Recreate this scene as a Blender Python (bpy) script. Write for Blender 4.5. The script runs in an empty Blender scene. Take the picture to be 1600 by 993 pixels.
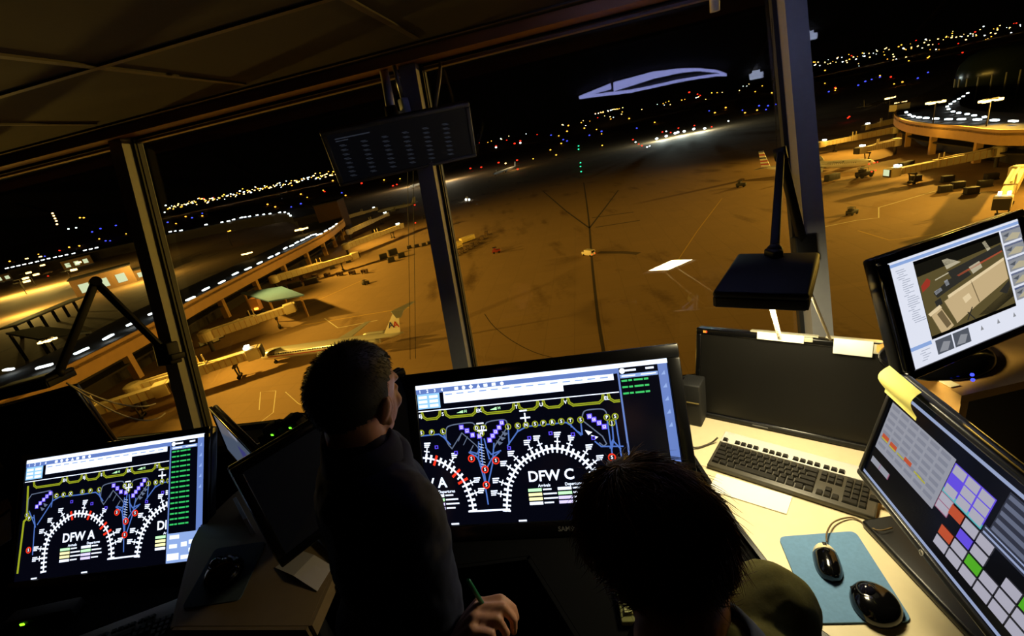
import bpy, bmesh, math, random
from mathutils import Vector, Matrix, Euler
random.seed(7)
scene = bpy.context.scene
COL = scene.collection
V = Vector
PI = math.pi
rad = math.radians

# ------------------------------------------------------------------ view
FPX, IW, IH = 711.0, 1600.0, 993.0
PITCH = math.atan(279.0 / FPX)
ROLL = math.atan(0.217)
ZC = 1.90                       # eye height above the cab floor
EYE = V((0, 0, ZC))
GZ = ZC - 50.0                  # apron level, 50 m under the eye
_f = V((0, math.cos(PITCH), -math.sin(PITCH)))
_r = V((1, 0, 0))
_u = _r.cross(_f)
CAM_X = _r * math.cos(ROLL) - _u * math.sin(ROLL)
CAM_U = _r * math.sin(ROLL) + _u * math.cos(ROLL)


def ray(px, py):
    return _f + CAM_X * ((px - 800.0) / FPX) - CAM_U * ((py - 496.5) / FPX)


def at(px, py, depth):
    return EYE + ray(px, py) * depth


def onz(px, py, z):
    d = ray(px, py)
    return EYE + d * ((z - ZC) / d.z)


def G(px, py, h=0.0):
    return onz(px, py, GZ + h)


cam_data = bpy.data.cameras.new('camera')
cam = bpy.data.objects.new('camera', cam_data)
COL.objects.link(cam)
cam_data.sensor_width = 36.0
cam_data.lens = FPX / IW * 36.0
cam_data.clip_start = 0.02
cam_data.clip_end = 30000.0
M3c = Matrix((CAM_X, CAM_U, -_f)).transposed()
cam.matrix_world = Matrix.Translation(EYE) @ M3c.to_4x4()
scene.camera = cam

# ------------------------------------------------------------------ materials
MATS = {}


def lin(c):
    def f(x):
        x /= 255.0
        return x / 12.92 if x <= 0.04045 else ((x + 0.055) / 1.055) ** 2.4
    return tuple(f(x) for x in c)


def mat(name, rgb, rough=0.6, metal=0.0, spec=0.5, noise=0.0, nscale=20.0, bump=0.0, emit=None, estr=0.0, sample=True, alpha=1.0):
    """plain principled material, sRGB 0-255 colour, optional noise in the colour"""
    if name in MATS:
        return MATS[name]
    m = bpy.data.materials.new(name)
    m.use_nodes = True
    nt = m.node_tree
    b = nt.nodes['Principled BSDF']
    c = lin(rgb)
    b.inputs['Base Color'].default_value = (*c, 1)
    b.inputs['Roughness'].default_value = rough
    b.inputs['Metallic'].default_value = metal
    b.inputs['Specular IOR Level'].default_value = spec
    if noise or bump:
        tc = nt.nodes.new('ShaderNodeTexCoord')
        n = nt.nodes.new('ShaderNodeTexNoise')
        n.inputs['Scale'].default_value = nscale
        n.inputs['Detail'].default_value = 6
        nt.links.new(tc.outputs['Object'], n.inputs['Vector'])
        if noise:
            r = nt.nodes.new('ShaderNodeValToRGB')
            r.color_ramp.elements[0].position = 0.3
            r.color_ramp.elements[1].position = 0.7
            r.color_ramp.elements[0].color = (*[x * (1 - noise) for x in c], 1)
            r.color_ramp.elements[1].color = (*[min(1, x * (1 + noise)) for x in c], 1)
            nt.links.new(n.outputs['Fac'], r.inputs['Fac'])
            nt.links.new(r.outputs['Color'], b.inputs['Base Color'])
        if bump:
            bp = nt.nodes.new('ShaderNodeBump')
            bp.inputs['Strength'].default_value = bump
            nt.links.new(n.outputs['Fac'], bp.inputs['Height'])
            nt.links.new(bp.outputs['Normal'], b.inputs['Normal'])
    if emit is not None:
        b.inputs['Emission Color'].default_value = (*lin(emit), 1)
        b.inputs['Emission Strength'].default_value = estr
        if not sample:
            m.cycles.emission_sampling = 'NONE'
    MATS[name] = m
    return m


def glow(name, rgb, s, sample=False):
    return mat(name, (10, 10, 10), 0.5, emit=rgb, estr=s, sample=sample)


# ------------------------------------------------------------------ mesh builder
class MB:
    def __init__(self):
        self.bm = bmesh.new()
        self.mats = []
        self.mi = 0
        self.T = Matrix.Identity(4)
        self.sm = False

    def use(self, m, smooth=None):
        if m not in self.mats:
            self.mats.append(m)
        self.mi = self.mats.index(m)
        if smooth is not None:
            self.sm = smooth
        return self

    def v(self, p):
        return self.bm.verts.new(self.T @ V(p))

    def face(self, vs):
        try:
            f = self.bm.faces.new(vs)
        except ValueError:
            return None
        f.material_index = self.mi
        f.smooth = self.sm
        return f

    def poly(self, pts):
        return self.face([self.v(p) for p in pts])

    def hexa(self, p):
        """8 corners: bottom 4 (ccw from above), top 4"""
        s = self.sm
        self.sm = False
        v = [self.v(q) for q in p]
        for f in ((3, 2, 1, 0), (4, 5, 6, 7), (0, 1, 5, 4), (1, 2, 6, 5), (2, 3, 7, 6), (3, 0, 4, 7)):
            self.face([v[i] for i in f])
        self.sm = s
        return v

    def box(self, c, s, R=None, bevel=0.0, seg=2):
        c = V(c)
        h = V(s) * 0.5
        P = []
        for z in (-1, 1):
            for x, y in ((-1, -1), (1, -1), (1, 1), (-1, 1)):
                q = V((x * h.x, y * h.y, z * h.z))
                if R is not None:
                    q = R @ q
                P.append(c + q)
        vs = self.hexa(P)
        if bevel > 0:
            es = set()
            for v in vs:
                es.update(v.link_edges)
            fs0 = set(self.bm.faces)
            bmesh.ops.bevel(self.bm, geom=list(es), offset=bevel, segments=seg, profile=0.5, affect='EDGES', material=-1)
            for f in self.bm.faces:
                if f not in fs0:
                    f.smooth = True
                    f.material_index = self.mi
        return self

    def bar(self, a, b, w, h, up=(0, 0, 1), bevel=0):
        """square bar from a to b"""
        a, b = V(a), V(b)
        d = b - a
        L = d.length
        d.normalize()
        x = d.cross(V(up))
        if x.length < 1e-4:
            x = d.cross(V((1, 0, 0)))
        x.normalize()
        z = x.cross(d)
        R = Matrix((x, d, z)).transposed()
        return self.box((a + b) / 2, (w, L, h), R, bevel)

    def rings(self, rings, cap0=True, cap1=True, closed=True):
        vs = [[self.v(p) for p in r] for r in rings]
        n = len(vs[0])
        for i in range(len(vs) - 1):
            for j in range(n if closed else n - 1):
                k = (j + 1) % n
                self.face([vs[i][j], vs[i][k], vs[i + 1][k], vs[i + 1][j]])
        s = self.sm
        self.sm = False
        if cap0:
            self.face(list(reversed(vs[0])))
        if cap1:
            self.face(vs[-1])
        self.sm = s
        return self

    def tube(self, pts, r, seg=8, caps=True):
        pts = [V(p) for p in pts]
        n = len(pts)
        rs = r if isinstance(r, (list, tuple)) else [r] * n
        out = []
        x = None
        for i, p in enumerate(pts):
            t = (pts[min(i + 1, n - 1)] - pts[max(i - 1, 0)])
            if t.length < 1e-9:
                t = V((0, 0, 1))
            t.normalize()
            if x is None:
                x = t.cross(V((0, 0, 1)))
                if x.length < 1e-3:
                    x = t.cross(V((1, 0, 0)))
            else:
                x = x - t * x.dot(t)
            x.normalize()
            y = t.cross(x)
            out.append([p + (x * math.cos(2 * PI * k / seg) + y * math.sin(2 * PI * k / seg)) * rs[i] for k in range(seg)])
        return self.rings(out, caps, caps)

    def cyl(self, a, b, r, r2=None, seg=16):
        return self.tube([a, b], [r, r if r2 is None else r2], seg)

    def lathe(self, prof, c=(0, 0, 0), seg=24, R=None, sx=1.0, sy=1.0):
        out = []
        c = V(c)
        for (r, z) in prof:
            ring = []
            for k in range(seg):
                q = V((r * sx * math.cos(2 * PI * k / seg), r * sy * math.sin(2 * PI * k / seg), z))
                if R is not None:
                    q = R @ q
                ring.append(c + q)
            out.append(ring)
        return self.rings(out)

    def prism(self, poly, z0, z1):
        n = len(poly)
        a = sum(poly[i][0] * poly[(i + 1) % n][1] - poly[(i + 1) % n][0] * poly[i][1] for i in range(n))
        if a < 0:
            poly = list(reversed(poly))
        s = self.sm
        self.sm = False
        self.rings([[(p[0], p[1], z0) for p in poly], [(p[0], p[1], z1) for p in poly]])
        self.sm = s
        return self

    def ball(self, c, r, seg=12, R=None):
        if not hasattr(r, '__len__'):
            r = (r, r, r)
        c = V(c)
        m = seg // 2
        rows = []
        for i in range(1, m):
            th = PI * i / m
            row = []
            for k in range(seg):
                ph = 2 * PI * k / seg
                q = V((r[0] * math.sin(th) * math.cos(ph), r[1] * math.sin(th) * math.sin(ph), -r[2] * math.cos(th)))
                if R is not None:
                    q = R @ q
                row.append(self.v(c + q))
            rows.append(row)
        q0, q1 = V((0, 0, -r[2])), V((0, 0, r[2]))
        if R is not None:
            q0, q1 = R @ q0, R @ q1
        b, t = self.v(c + q0), self.v(c + q1)
        for i in range(len(rows) - 1):
            for k in range(seg):
                j = (k + 1) % seg
                self.face([rows[i][k], rows[i][j], rows[i + 1][j], rows[i + 1][k]])
        for k in range(seg):
            j = (k + 1) % seg
            self.face([b, rows[0][j], rows[0][k]])
            self.face([t, rows[-1][k], rows[-1][j]])
        return self

    def build(self, name, parent=None, world=False):
        """link as one mesh object; world=True: the points were given in world space"""
        me = bpy.data.meshes.new(name)
        if world and parent is not None:
            Mi = WM[parent.name].inverted()
            bmesh.ops.transform(self.bm, matrix=Mi, verts=self.bm.verts)
        bmesh.ops.recalc_face_normals(self.bm, faces=self.bm.faces)
        self.bm.to_mesh(me)
        self.bm.free()
        for m in self.mats:
            me.materials.append(m)
        o = bpy.data.objects.new(name, me)
        COL.objects.link(o)
        if parent is not None:
            o.parent = parent
        WM[o.name] = (WM[parent.name] if parent is not None else Matrix.Identity(4))
        return o


WM = {}


def tag(o, label, cat, group=None, kind=None):
    o['label'] = label
    o['category'] = cat
    if group:
        o['group'] = group
    if kind:
        o['kind'] = kind
    return o


def thing(name, label, cat, M=None, group=None):
    o = bpy.data.objects.new(name, None)
    COL.objects.link(o)
    o.empty_display_size = 0.05
    if M is None:
        M = Matrix.Identity(4)
    if isinstance(M, Vector):
        M = Matrix.Translation(M)
    o.matrix_world = M
    WM[o.name] = M.copy()
    return tag(o, label, cat, group)


def struct(o):
    o['kind'] = 'structure'
    return o


def frame(origin, xaxis, yaxis):
    x = V(xaxis).normalized()
    y = V(yaxis)
    y = (y - x * y.dot(x)).normalized()
    z = x.cross(y)
    M = Matrix((x, y, z)).transposed().to_4x4()
    M.translation = V(origin)
    return M


def yawM(origin, yaw):
    return Matrix.Translation(V(origin)) @ Matrix.Rotation(yaw, 4, 'Z')


def copy_tree(o, M):
    c = o.copy()
    COL.objects.link(c)
    c.matrix_world = M
    WM[c.name] = M.copy()
    for ch in o.children:
        d = ch.copy()
        COL.objects.link(d)
        d.parent = c
        for g in ch.children:
            e = g.copy()
            COL.objects.link(e)
            e.parent = d
    return c


_txt = {}


def text_tris(s):
    """triangles of a word, 2D, height about 0.7, in the built-in font"""
    if s in _txt:
        return _txt[s]
    cu = bpy.data.curves.new('txt', 'FONT')
    cu.body = s
    cu.align_x = 'CENTER'
    cu.align_y = 'CENTER'
    cu.resolution_u = 3
    cu.offset = 0.022
    ob = bpy.data.objects.new('txt', cu)
    me = bpy.data.meshes.new_from_object(ob)
    me.calc_loop_triangles()
    tr = [[tuple(me.vertices[i].co[:2]) for i in t.vertices] for t in me.loop_triangles]
    bpy.data.objects.remove(ob)
    bpy.data.curves.remove(cu)
    bpy.data.meshes.remove(me)
    _txt[s] = tr
    return tr


def clip_poly(P, x0, y0, x1, y1):
    for (ax, sgn, lim) in ((0, 1, x0), (0, -1, x1), (1, 1, y0), (1, -1, y1)):
        out = []
        n = len(P)
        for i in range(n):
            a, b = P[i], P[(i + 1) % n]
            da, db = sgn * (a[ax] - lim), sgn * (b[ax] - lim)
            if da >= 0:
                out.append(a)
            if da * db < 0:
                t = da / (da - db)
                out.append((a[0] + (b[0] - a[0]) * t, a[1] + (b[1] - a[1]) * t))
        P = out
        if len(P) < 3:
            return []
    return P


class UI:
    """flat picture elements on a screen; x 0..ax, y 0..ay downwards; fn maps (x, y, layer) to the screen"""
    def __init__(self, mb, fn, clip):
        self.mb, self.fn, self.clip, self.layer, self.dx, self.dy = mb, fn, clip, 1, 0.0, 0.0

    def poly(self, P, m, convex=True):
        self.mb.use(m)
        P = [(p[0] + self.dx, p[1] + self.dy) for p in P]
        P = clip_poly(P, *self.clip)
        if len(P) >= 3:
            self.mb.poly([self.fn(x, y, self.layer) for x, y in P])

    def rect(self, x0, y0, x1, y1, m):
        self.poly([(x0, y0), (x1, y0), (x1, y1), (x0, y1)], m)

    def disc(self, x, y, r, m, n=14, rx=1.0):
        self.poly([(x + rx * r * math.cos(2 * PI * k / n), y + r * math.sin(2 * PI * k / n)) for k in range(n)], m)

    def line(self, pts, w, m, joints=True):
        for a, b in zip(pts, pts[1:]):
            dx, dy = b[0] - a[0], b[1] - a[1]
            L = math.hypot(dx, dy)
            if L < 1e-6:
                continue
            nx, ny = -dy / L * w / 2, dx / L * w / 2
            ex, ey = (dx / L * w * 0.35, dy / L * w * 0.35) if joints else (0, 0)
            self.poly([(a[0] + nx - ex, a[1] + ny - ey), (b[0] + nx + ex, b[1] + ny + ey), (b[0] - nx + ex, b[1] - ny + ey), (a[0] - nx - ex, a[1] - ny - ey)], m)

    def text(self, s, x, y, h, m, sx=1.0):
        k = h / 0.7
        for t in text_tris(s):
            self.poly([(x + p[0] * k * sx, y - p[1] * k) for p in t], m)

    def up(self, n=1):
        self.layer += n
        return self
APRON_GAIN = 0.31
# ------------------------------------------------------------------ the cab: window wall leaning out at the top
HD = V((0.9803, -0.1974, 0.0)).normalized()        # along the window wall, to the right
NH = V((-0.1974, -0.9803, 0.0)).normalized()       # horizontal, into the room
LEAN = rad(15)
NW = NH * math.cos(LEAN) + V((0, 0, 1)) * math.sin(LEAN)   # pane normal, into the room
DN = NH * math.sin(LEAN) - V((0, 0, 1)) * math.cos(LEAN)   # down the pane
WA = V((-1.739, 2.611, ZC + 0.36))                 # head of the panes at along = 0


def W(along, dn, inn=0.0):
    return WA + HD * along + DN * dn + NW * inn


def onwin(px, py, inn=0.0):
    d = ray(px, py)
    t = ((WA + NW * inn - EYE) @ NW if False else (WA + NW * inn - EYE).dot(NW)) / d.dot(NW)
    return EYE + d * t


CEIL = ZC + 0.40
DESK = 0.75
M_ceil = mat('ceiling_tile', (33, 28, 22), 0.9, noise=0.08, nscale=60, bump=0.15)
M_grid = mat('ceiling_grid', (62, 52, 38), 0.6)
M_trimwood = mat('head_trim', (150, 100, 62), 0.5, noise=0.1, nscale=8)
M_mull = mat('mullion_paint', (150, 150, 152), 0.5, noise=0.04, nscale=40)
M_gask = mat('gasket', (10, 10, 10), 0.6)
M_wall = mat('wall_paint', (40, 37, 34), 0.8, noise=0.05)
M_carpet = mat('carpet', (34, 33, 36), 0.95, noise=0.3, nscale=180, bump=0.4)
M_black = mat('black_plastic', (13, 13, 14), 0.35, noise=0.1, nscale=90)
M_blackm = mat('black_matte', (12, 12, 12), 0.7)
M_gloss = mat('gloss_black', (6, 6, 7), 0.12)
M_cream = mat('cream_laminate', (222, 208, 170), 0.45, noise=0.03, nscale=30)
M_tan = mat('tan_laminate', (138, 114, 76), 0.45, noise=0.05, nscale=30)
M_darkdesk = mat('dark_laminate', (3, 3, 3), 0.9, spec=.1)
M_paper = mat('white_paper', (238, 236, 228), 0.8)
M_steel = mat('brushed_steel', (150, 152, 158), 0.35, metal=0.9)

# glass: clear with a mirror sheen that grows at grazing angles
mg = bpy.data.materials.new('window_glass')
mg.use_nodes = True
nt = mg.node_tree
nt.nodes.clear()
o_ = nt.nodes.new('ShaderNodeOutputMaterial')
mx = nt.nodes.new('ShaderNodeMixShader')
tr_ = nt.nodes.new('ShaderNodeBsdfTransparent')
tr_.inputs['Color'].default_value = (0.93, 0.95, 0.94, 1)
gl_ = nt.nodes.new('ShaderNodeBsdfGlossy')
gl_.inputs['Roughness'].default_value = 0.0
fr_ = nt.nodes.new('ShaderNodeFresnel')
bf_ = nt.nodes.new('ShaderNodeNewGeometry')
ior_ = nt.nodes.new('ShaderNodeMath')
ior_.operation = 'MULTIPLY_ADD'
ior_.inputs[1].default_value = 1 / 1.5 - 1.5
ior_.inputs[2].default_value = 1.5
nt.links.new(bf_.outputs['Backfacing'], ior_.inputs[0])
nt.links.new(ior_.outputs[0], fr_.inputs['IOR'])
nt.links.new(fr_.outputs['Fac'], mx.inputs['Fac'])
nt.links.new(tr_.outputs['BSDF'], mx.inputs[1])
nt.links.new(gl_.outputs['BSDF'], mx.inputs[2])
nt.links.new(mx.outputs['Shader'], o_.inputs['Surface'])

A0, A1 = -3.01, 6.14
MULL = [-1.495, 0.052, 1.577, 3.085, 4.61]
SILL_DN = 1.55
edges = [A0] + MULL + [A1]
for i in range(len(edges) - 1):
    a, b = edges[i] + 0.039, edges[i + 1] - 0.039
    m = MB().use(mg)
    m.hexa([W(a, SILL_DN, -0.004), W(b, SILL_DN, -0.004), W(b, SILL_DN, 0.0), W(a, SILL_DN, 0.0),
            W(a, 0.0, -0.004), W(b, 0.0, -0.004), W(b, 0.0, 0.0), W(a, 0.0, 0.0)])
    w_ = struct(m.build('window_%d' % (i + 1)))
    f = MB().use(M_gask)
    for (p, q, r, s) in ((a - .012, a + .014, 0, SILL_DN), (b - .014, b + .012, 0, SILL_DN), (a, b, -.01, .016), (a, b, SILL_DN - .02, SILL_DN + .01)):
        f.hexa([W(p, s, -0.012), W(q, s, -0.012), W(q, s, 0.016), W(p, s, 0.016), W(p, r, -0.012), W(q, r, -0.012), W(q, r, 0.016), W(p, r, 0.016)])
    f.build('window_gasket', w_)
for i, a in enumerate(MULL):
    m = MB().use(M_mull)
    hw = 0.037
    m.hexa([W(a - hw, 1.62, -0.03), W(a + hw, 1.62, -0.03), W(a + hw, 1.62, 0.085), W(a - hw, 1.62, 0.085),
            W(a - hw, -0.04, -0.03), W(a + hw, -0.04, -0.03), W(a + hw, -0.04, 0.085), W(a - hw, -0.04, 0.085)])
    m.use(M_gask)
    m.hexa([W(a + hw, 1.6, 0.004), W(a + hw + .012, 1.6, 0.004), W(a + hw + .012, 1.6, 0.03), W(a + hw, 1.6, 0.03),
            W(a + hw, 0, 0.004), W(a + hw + .012, 0, 0.004), W(a + hw + .012, 0, 0.03), W(a + hw, 0, 0.03)])
    tag(struct(m.build('mullion')), ['grey window post at the far left end of the window wall', 'grey slanted window post beside the left desk lamp', 'grey slanted window post behind the hanging monitor',
        'grey slanted window post carrying the right desk lamp', 'grey window post at the far right end of the window wall'][i], 'window post')
# head trim: a timber strip whose underside looks down at the panes, and a thin metal head bead
m = MB().use(M_trimwood)
m.hexa([W(A0, 0, 0) + V((0, 0, 0)), W(A1, 0, 0), W(A1, 0, 0) + NH * 0.15, W(A0, 0, 0) + NH * 0.15,
        W(A0, 0, 0) + V((0, 0, .05)), W(A1, 0, 0) + V((0, 0, .05)), W(A1, 0, 0) + NH * 0.15 + V((0, 0, .05)), W(A0, 0, 0) + NH * 0.15 + V((0, 0, .05))])
struct(m.build('trim_1'))
m = MB().use(M_steel)
m.hexa([W(A0, .034, .004), W(A1, .034, .004), W(A1, .034, .02), W(A0, .034, .02), W(A0, .022, .004), W(A1, .022, .004), W(A1, .022, .02), W(A0, .022, .02)])
struct(m.build('trim_2'))
# sill and the wall below it
sill0 = W(0, SILL_DN).z
m = MB().use(mat('sill_board', (92, 88, 80), 0.6, noise=0.06))
s0, s1 = W(A0, SILL_DN, -.03), W(A1, SILL_DN, -.03)
m.hexa([s0 - V((0, 0, .04)), s1 - V((0, 0, .04)), s1 + NH * .16 - V((0, 0, .04)), s0 + NH * .16 - V((0, 0, .04)), s0, s1, s1 + NH * .16, s0 + NH * .16])
struct(m.build('trim_3'))
m = MB().use(M_wall)
w0, w1 = W(A0, SILL_DN, -.03) - V((0, 0, .04)), W(A1, SILL_DN, -.03) - V((0, 0, .04))
b0, b1 = V((w0.x, w0.y, 0)), V((w1.x, w1.y, 0))
m.hexa([b0 - NH * .1, b1 - NH * .1, b1, b0, w0 - NH * .1, w1 - NH * .1, w1, w0])
struct(m.build('wall_front'))
# floor, ceiling, other walls
BK = 5.2
c0, c1 = W(A0, 0, -.05), W(A1, 0, -.05)
fl = [(c0 - NH * 0.1), (c1 - NH * 0.1), (c1 + NH * BK), (c0 + NH * BK)]
m = MB().use(M_carpet)
fb = [V((w0.x, w0.y, 0)), V((w1.x, w1.y, 0)), fl[2], fl[3]]
m.prism([(p.x, p.y) for p in fb], -0.12, 0.0)
struct(m.build('floor'))
m = MB().use(M_ceil)
m.prism([(p.x, p.y) for p in fl], CEIL, CEIL + 0.12)
ce = struct(m.build('ceiling'))
# ceiling tile seams: thin T-bars, grid through one crossing seen in the photograph
m = MB().use(M_grid)
X0 = onz(151, 103, CEIL)
for k in range(-3, 9):
    p = X0 + HD * (0.74 * k)
    m.bar(p + NH * -0.62 - V((0, 0, .002)), p + NH * 3.4 - V((0, 0, .002)), 0.022, 0.008)
for k in range(-1, 6):
    p = X0 + NH * (0.70 * k)
    m.bar(p + HD * -1.9 - V((0, 0, .0025)), p + HD * 6.6 - V((0, 0, .0025)), 0.022, 0.008)
m.build('tile_grid', ce)
for nm, p, q in (('wall_left', c0, c0 + NH * BK), ('wall_right', c1, c1 + NH * BK), ('wall_back', c0 + NH * BK, c1 + NH * BK)):
    m = MB().use(M_wall)
    out = {'wall_left': -HD, 'wall_right': HD, 'wall_back': NH}[nm] * 0.1
    P = [V((p.x, p.y, 0)), V((q.x, q.y, 0))]
    top = V((0, 0, CEIL))
    m.hexa([P[0], P[1], P[1] + out, P[0] + out, P[0] + top, P[1] + top, P[1] + out + top, P[0] + out + top])
    struct(m.build(nm))

# ------------------------------------------------------------------ desks


def desk(name, label, poly, z, m_top, th=0.032, legs=(), edge=None):
    t = thing(name, label, 'desk', V((poly[0][0], poly[0][1], 0)))
    a = MB().use(m_top)
    a.prism(poly, z - th, z)
    a.build('worktop', t, world=True)
    if edge is not None:
        e = MB().use(edge)
        n = len(poly)
        ar = sum(poly[i][0] * poly[(i + 1) % n][1] - poly[(i + 1) % n][0] * poly[i][1] for i in range(n))
        for i in range(n):
            p, q = V((*poly[i], 0)), V((*poly[(i + 1) % n], 0))
            d = (q - p).normalized()
            o = V((d.y, -d.x, 0)) * (1 if ar > 0 else -1)
            zb, zt = V((0, 0, z - th - .012)), V((0, 0, z - .001))
            e.hexa([p + o * .001 + zb, q + o * .001 + zb, q + o * .012 + zb, p + o * .012 + zb, p + o * .001 + zt, q + o * .001 + zt, q + o * .012 + zt, p + o * .012 + zt])
        e.build('edge_band', t, world=True)
    for (x, y) in legs:
        g = MB().use(M_blackm)
        g.box((x, y, (z - th) / 2), (.05, .05, z - th), bevel=.004)
        g.box((x, y, .01), (.09, .09, .02))
        g.build('leg', t, world=True)
    return t


RD = [(.52, .30), (1.75, .30), (1.75, 1.46), (.53, 1.69)]
RD = [(.53, .655), (.60, .52), (.74, .40), (.95, .30), (1.75, .30), (1.75, 1.46), (.60, 1.68), (.535, 1.55), (.515, .97), (.522, .83)]
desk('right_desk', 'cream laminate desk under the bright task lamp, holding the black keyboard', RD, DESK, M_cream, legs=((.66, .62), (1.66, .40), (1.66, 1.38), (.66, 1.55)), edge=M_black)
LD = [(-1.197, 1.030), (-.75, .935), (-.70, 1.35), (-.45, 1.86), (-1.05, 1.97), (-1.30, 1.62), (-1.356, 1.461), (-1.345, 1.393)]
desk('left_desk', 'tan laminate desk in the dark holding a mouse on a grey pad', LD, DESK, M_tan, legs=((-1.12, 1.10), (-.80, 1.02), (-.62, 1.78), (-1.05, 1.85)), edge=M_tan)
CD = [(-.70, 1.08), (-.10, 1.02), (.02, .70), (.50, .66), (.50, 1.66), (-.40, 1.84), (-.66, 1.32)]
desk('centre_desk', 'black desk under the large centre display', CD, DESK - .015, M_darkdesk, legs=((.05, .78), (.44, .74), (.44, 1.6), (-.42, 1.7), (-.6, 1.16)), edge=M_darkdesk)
LL = [(-1.25, .80), (-1.22, 1.55), (-1.40, 2.02), (-2.75, 2.28), (-2.75, 1.05)]
desk('low_desk', 'dark low desk at the left carrying the left display', LL, .585, M_darkdesk, legs=((-1.33, .92), (-1.5, 1.92), (-2.65, 2.15), (-2.65, 1.15)), edge=M_blackm)
# ------------------------------------------------------------------ monitors
SC = dict(
    white=glow('ui_white', (225, 235, 255), 1.55), paleblue=glow('ui_pale', (150, 180, 240), 0.95),
    blue=glow('ui_bar', (110, 140, 215), 0.85), sky=glow('ui_sky', (150, 205, 255), 1.1),
    yg=glow('ui_yellowgreen', (178, 190, 40), 0.75), line=glow('ui_line', (90, 130, 220), 0.8), grey=glow('ui_loop', (120, 135, 165), 0.7),
    violet=glow('ui_violet', (95, 75, 245), 1.1), red=glow('ui_red', (255, 55, 30), 1.1), green=glow('ui_green', (60, 215, 110), 0.9),
    dark=glow('ui_dark', (8, 10, 28), 0.6), dim=glow('ui_dim', (80, 100, 150), 0.5), lgreen=glow('ui_lgreen', (190, 255, 190), 1.3),
    lyel=glow('ui_lyel', (255, 250, 180), 1.3), lvio=glow('ui_lviolet', (215, 205, 255), 1.3))
M_tvscreen = mat('display_black', (3, 3, 5), 0.18, emit=(6, 8, 22), estr=0.6, sample=False)
M_bezel = mat('display_bezel', (9, 9, 10), 0.22, noise=0.05)
M_logo = mat('logo_grey', (225, 222, 210), 0.5)
M_logod = mat('logo_dim', (110, 110, 112), 0.4)


def monitor(name, label, cat, c, yaw, tilt, w, h, bez, m_screen, screen_fn=None, ax=16.0, ay=9.0, depth=0.045, clipsame=True,
            base=None, base_z=DESK, logo=None, led=None, m_bez=None, group=None, neck=True, hang=None, base_shape='plate', base_yaw=None):
    """c: centre of the screen front; w, h: screen; bez: left, right, top, bottom"""
    bl, br, bt, bb = bez
    m_bez = m_bez or M_bezel
    R = Matrix.Rotation(yaw, 4, 'Z') @ Matrix.Rotation(-tilt, 4, 'X')
    P = Matrix.Translation(V(c)) @ R
    root_at = V((base[0], base[1], base_z)) if base is not None else V((c[0], c[1], c[2] - h / 2 - bb))
    t = thing(name, label, cat, yawM(root_at, yaw), group)
    x0, x1, z0, z1 = -w / 2 - bl, w / 2 + br, -h / 2 - bb, h / 2 + bt
    # bezel: four mitred bars with a rounded front
    b = MB().use(m_bez)
    b.T = P
    th = 0.016
    for (u0, u1, v0, v1) in ((x0, x1, h / 2, z1), (x0, x1, z0, -h / 2), (x0, -w / 2, -h / 2, h / 2), (w / 2, x1, -h / 2, h / 2)):
        b.box(((u0 + u1) / 2, th / 2 - .006, (v0 + v1) / 2), (u1 - u0, th, v1 - v0), bevel=min(.004, (u1 - u0) / 3, (v1 - v0) / 3))
    b.build('bezel', t, world=True)
    # back shell with a domed bulge
    s = MB().use(M_black)
    s.T = P
    s.box(((x0 + x1) / 2, th + depth * .3 - .006, (z0 + z1) / 2), (x1 - x0, depth * .6, z1 - z0), bevel=.008)
    s.box((0, th + depth * .75, 0), (w * .55, depth * .6, h * .6), bevel=.012)
    s.build('back_shell', t, world=True)
    sc = MB().use(m_screen)
    sc.T = P
    sc.poly([(-w / 2, 0, -h / 2), (w / 2, 0, -h / 2), (w / 2, 0, h / 2), (-w / 2, 0, h / 2)])
    if screen_fn:
        def fn(x, y, lay):
            return (-w / 2 + w * x / ax, -0.0003 - 0.00018 * lay, h / 2 - h * y / ay)
        ui = UI(sc, fn, (0, 0, ax, ay))
        screen_fn(ui)
    so = sc.build('screen', t, world=True)
    if logo:
        word, lx, lz, lh, lm = logo
        g = MB().use(lm)
        g.T = P
        for tri in text_tris(word):
            g.poly([(lx + p[0] * lh / .7, -.0075, lz + p[1] * lh / .7) for p in tri])
        g.build('lettering', t, world=True)
    if led:
        g = MB().use(glow('led_%s' % led[2], {'green': (90, 255, 40), 'blue': (60, 60, 255), 'red': (255, 40, 20)}[led[2]], 2.0))
        g.T = P
        g.box((led[0], -.007, led[1]), (led[3] if len(led) > 3 else .006, .002, .004))
        g.build('power_light', t, world=True)
    if base is not None:
        bs = MB().use(M_gloss if base_shape == 'dome' else M_black)
        bp = V((base[0], base[1], base_z))
        Rz = Matrix.Rotation(yaw, 3, 'Z')
        if base_shape == 'dome':
            bs.sm = True
            bs.lathe([(.0, 0), (.135, 0), (.135, .006), (.125, .016), (.09, .028), (.045, .036), (.03, .05)], bp, 32, Rz, sy=.8)
            bs.sm = False
        elif base_shape == 'slab':
            bs.box(bp + V((0, 0, .011)), base[2], Matrix.Rotation(base_yaw, 3, 'Z'), bevel=.008)
        else:
            bs.box(bp + V((0, 0, .009)), (.30, .20, .018), Rz, bevel=.006)
        bs.build('stand_base', t, world=True)
        nk = MB().use(M_black)
        q = P @ V((0, th + depth * .75, -h * .12))
        p0 = bp + V((0, 0, .012))
        mid = V((q.x, q.y, q.z)) + Rz @ V((0, .035, 0))
        nk.tube([p0 + Rz @ V((0, .03, 0)), mid * .5 + p0 * .5 + Rz @ V((0, .05, 0)), mid, q], [.032, .028, .028, .03], 12)
        nk.build('stand_neck', t, world=True)
    return t, P


# ---- the ramp-control map drawn on both large displays; u 0..1, v 0..1 scaled to 16 x 9
S16, S9 = 16.0, 9.0


def uvp(L):
    return [(u * S16, v * S9) for u, v in L]


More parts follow.
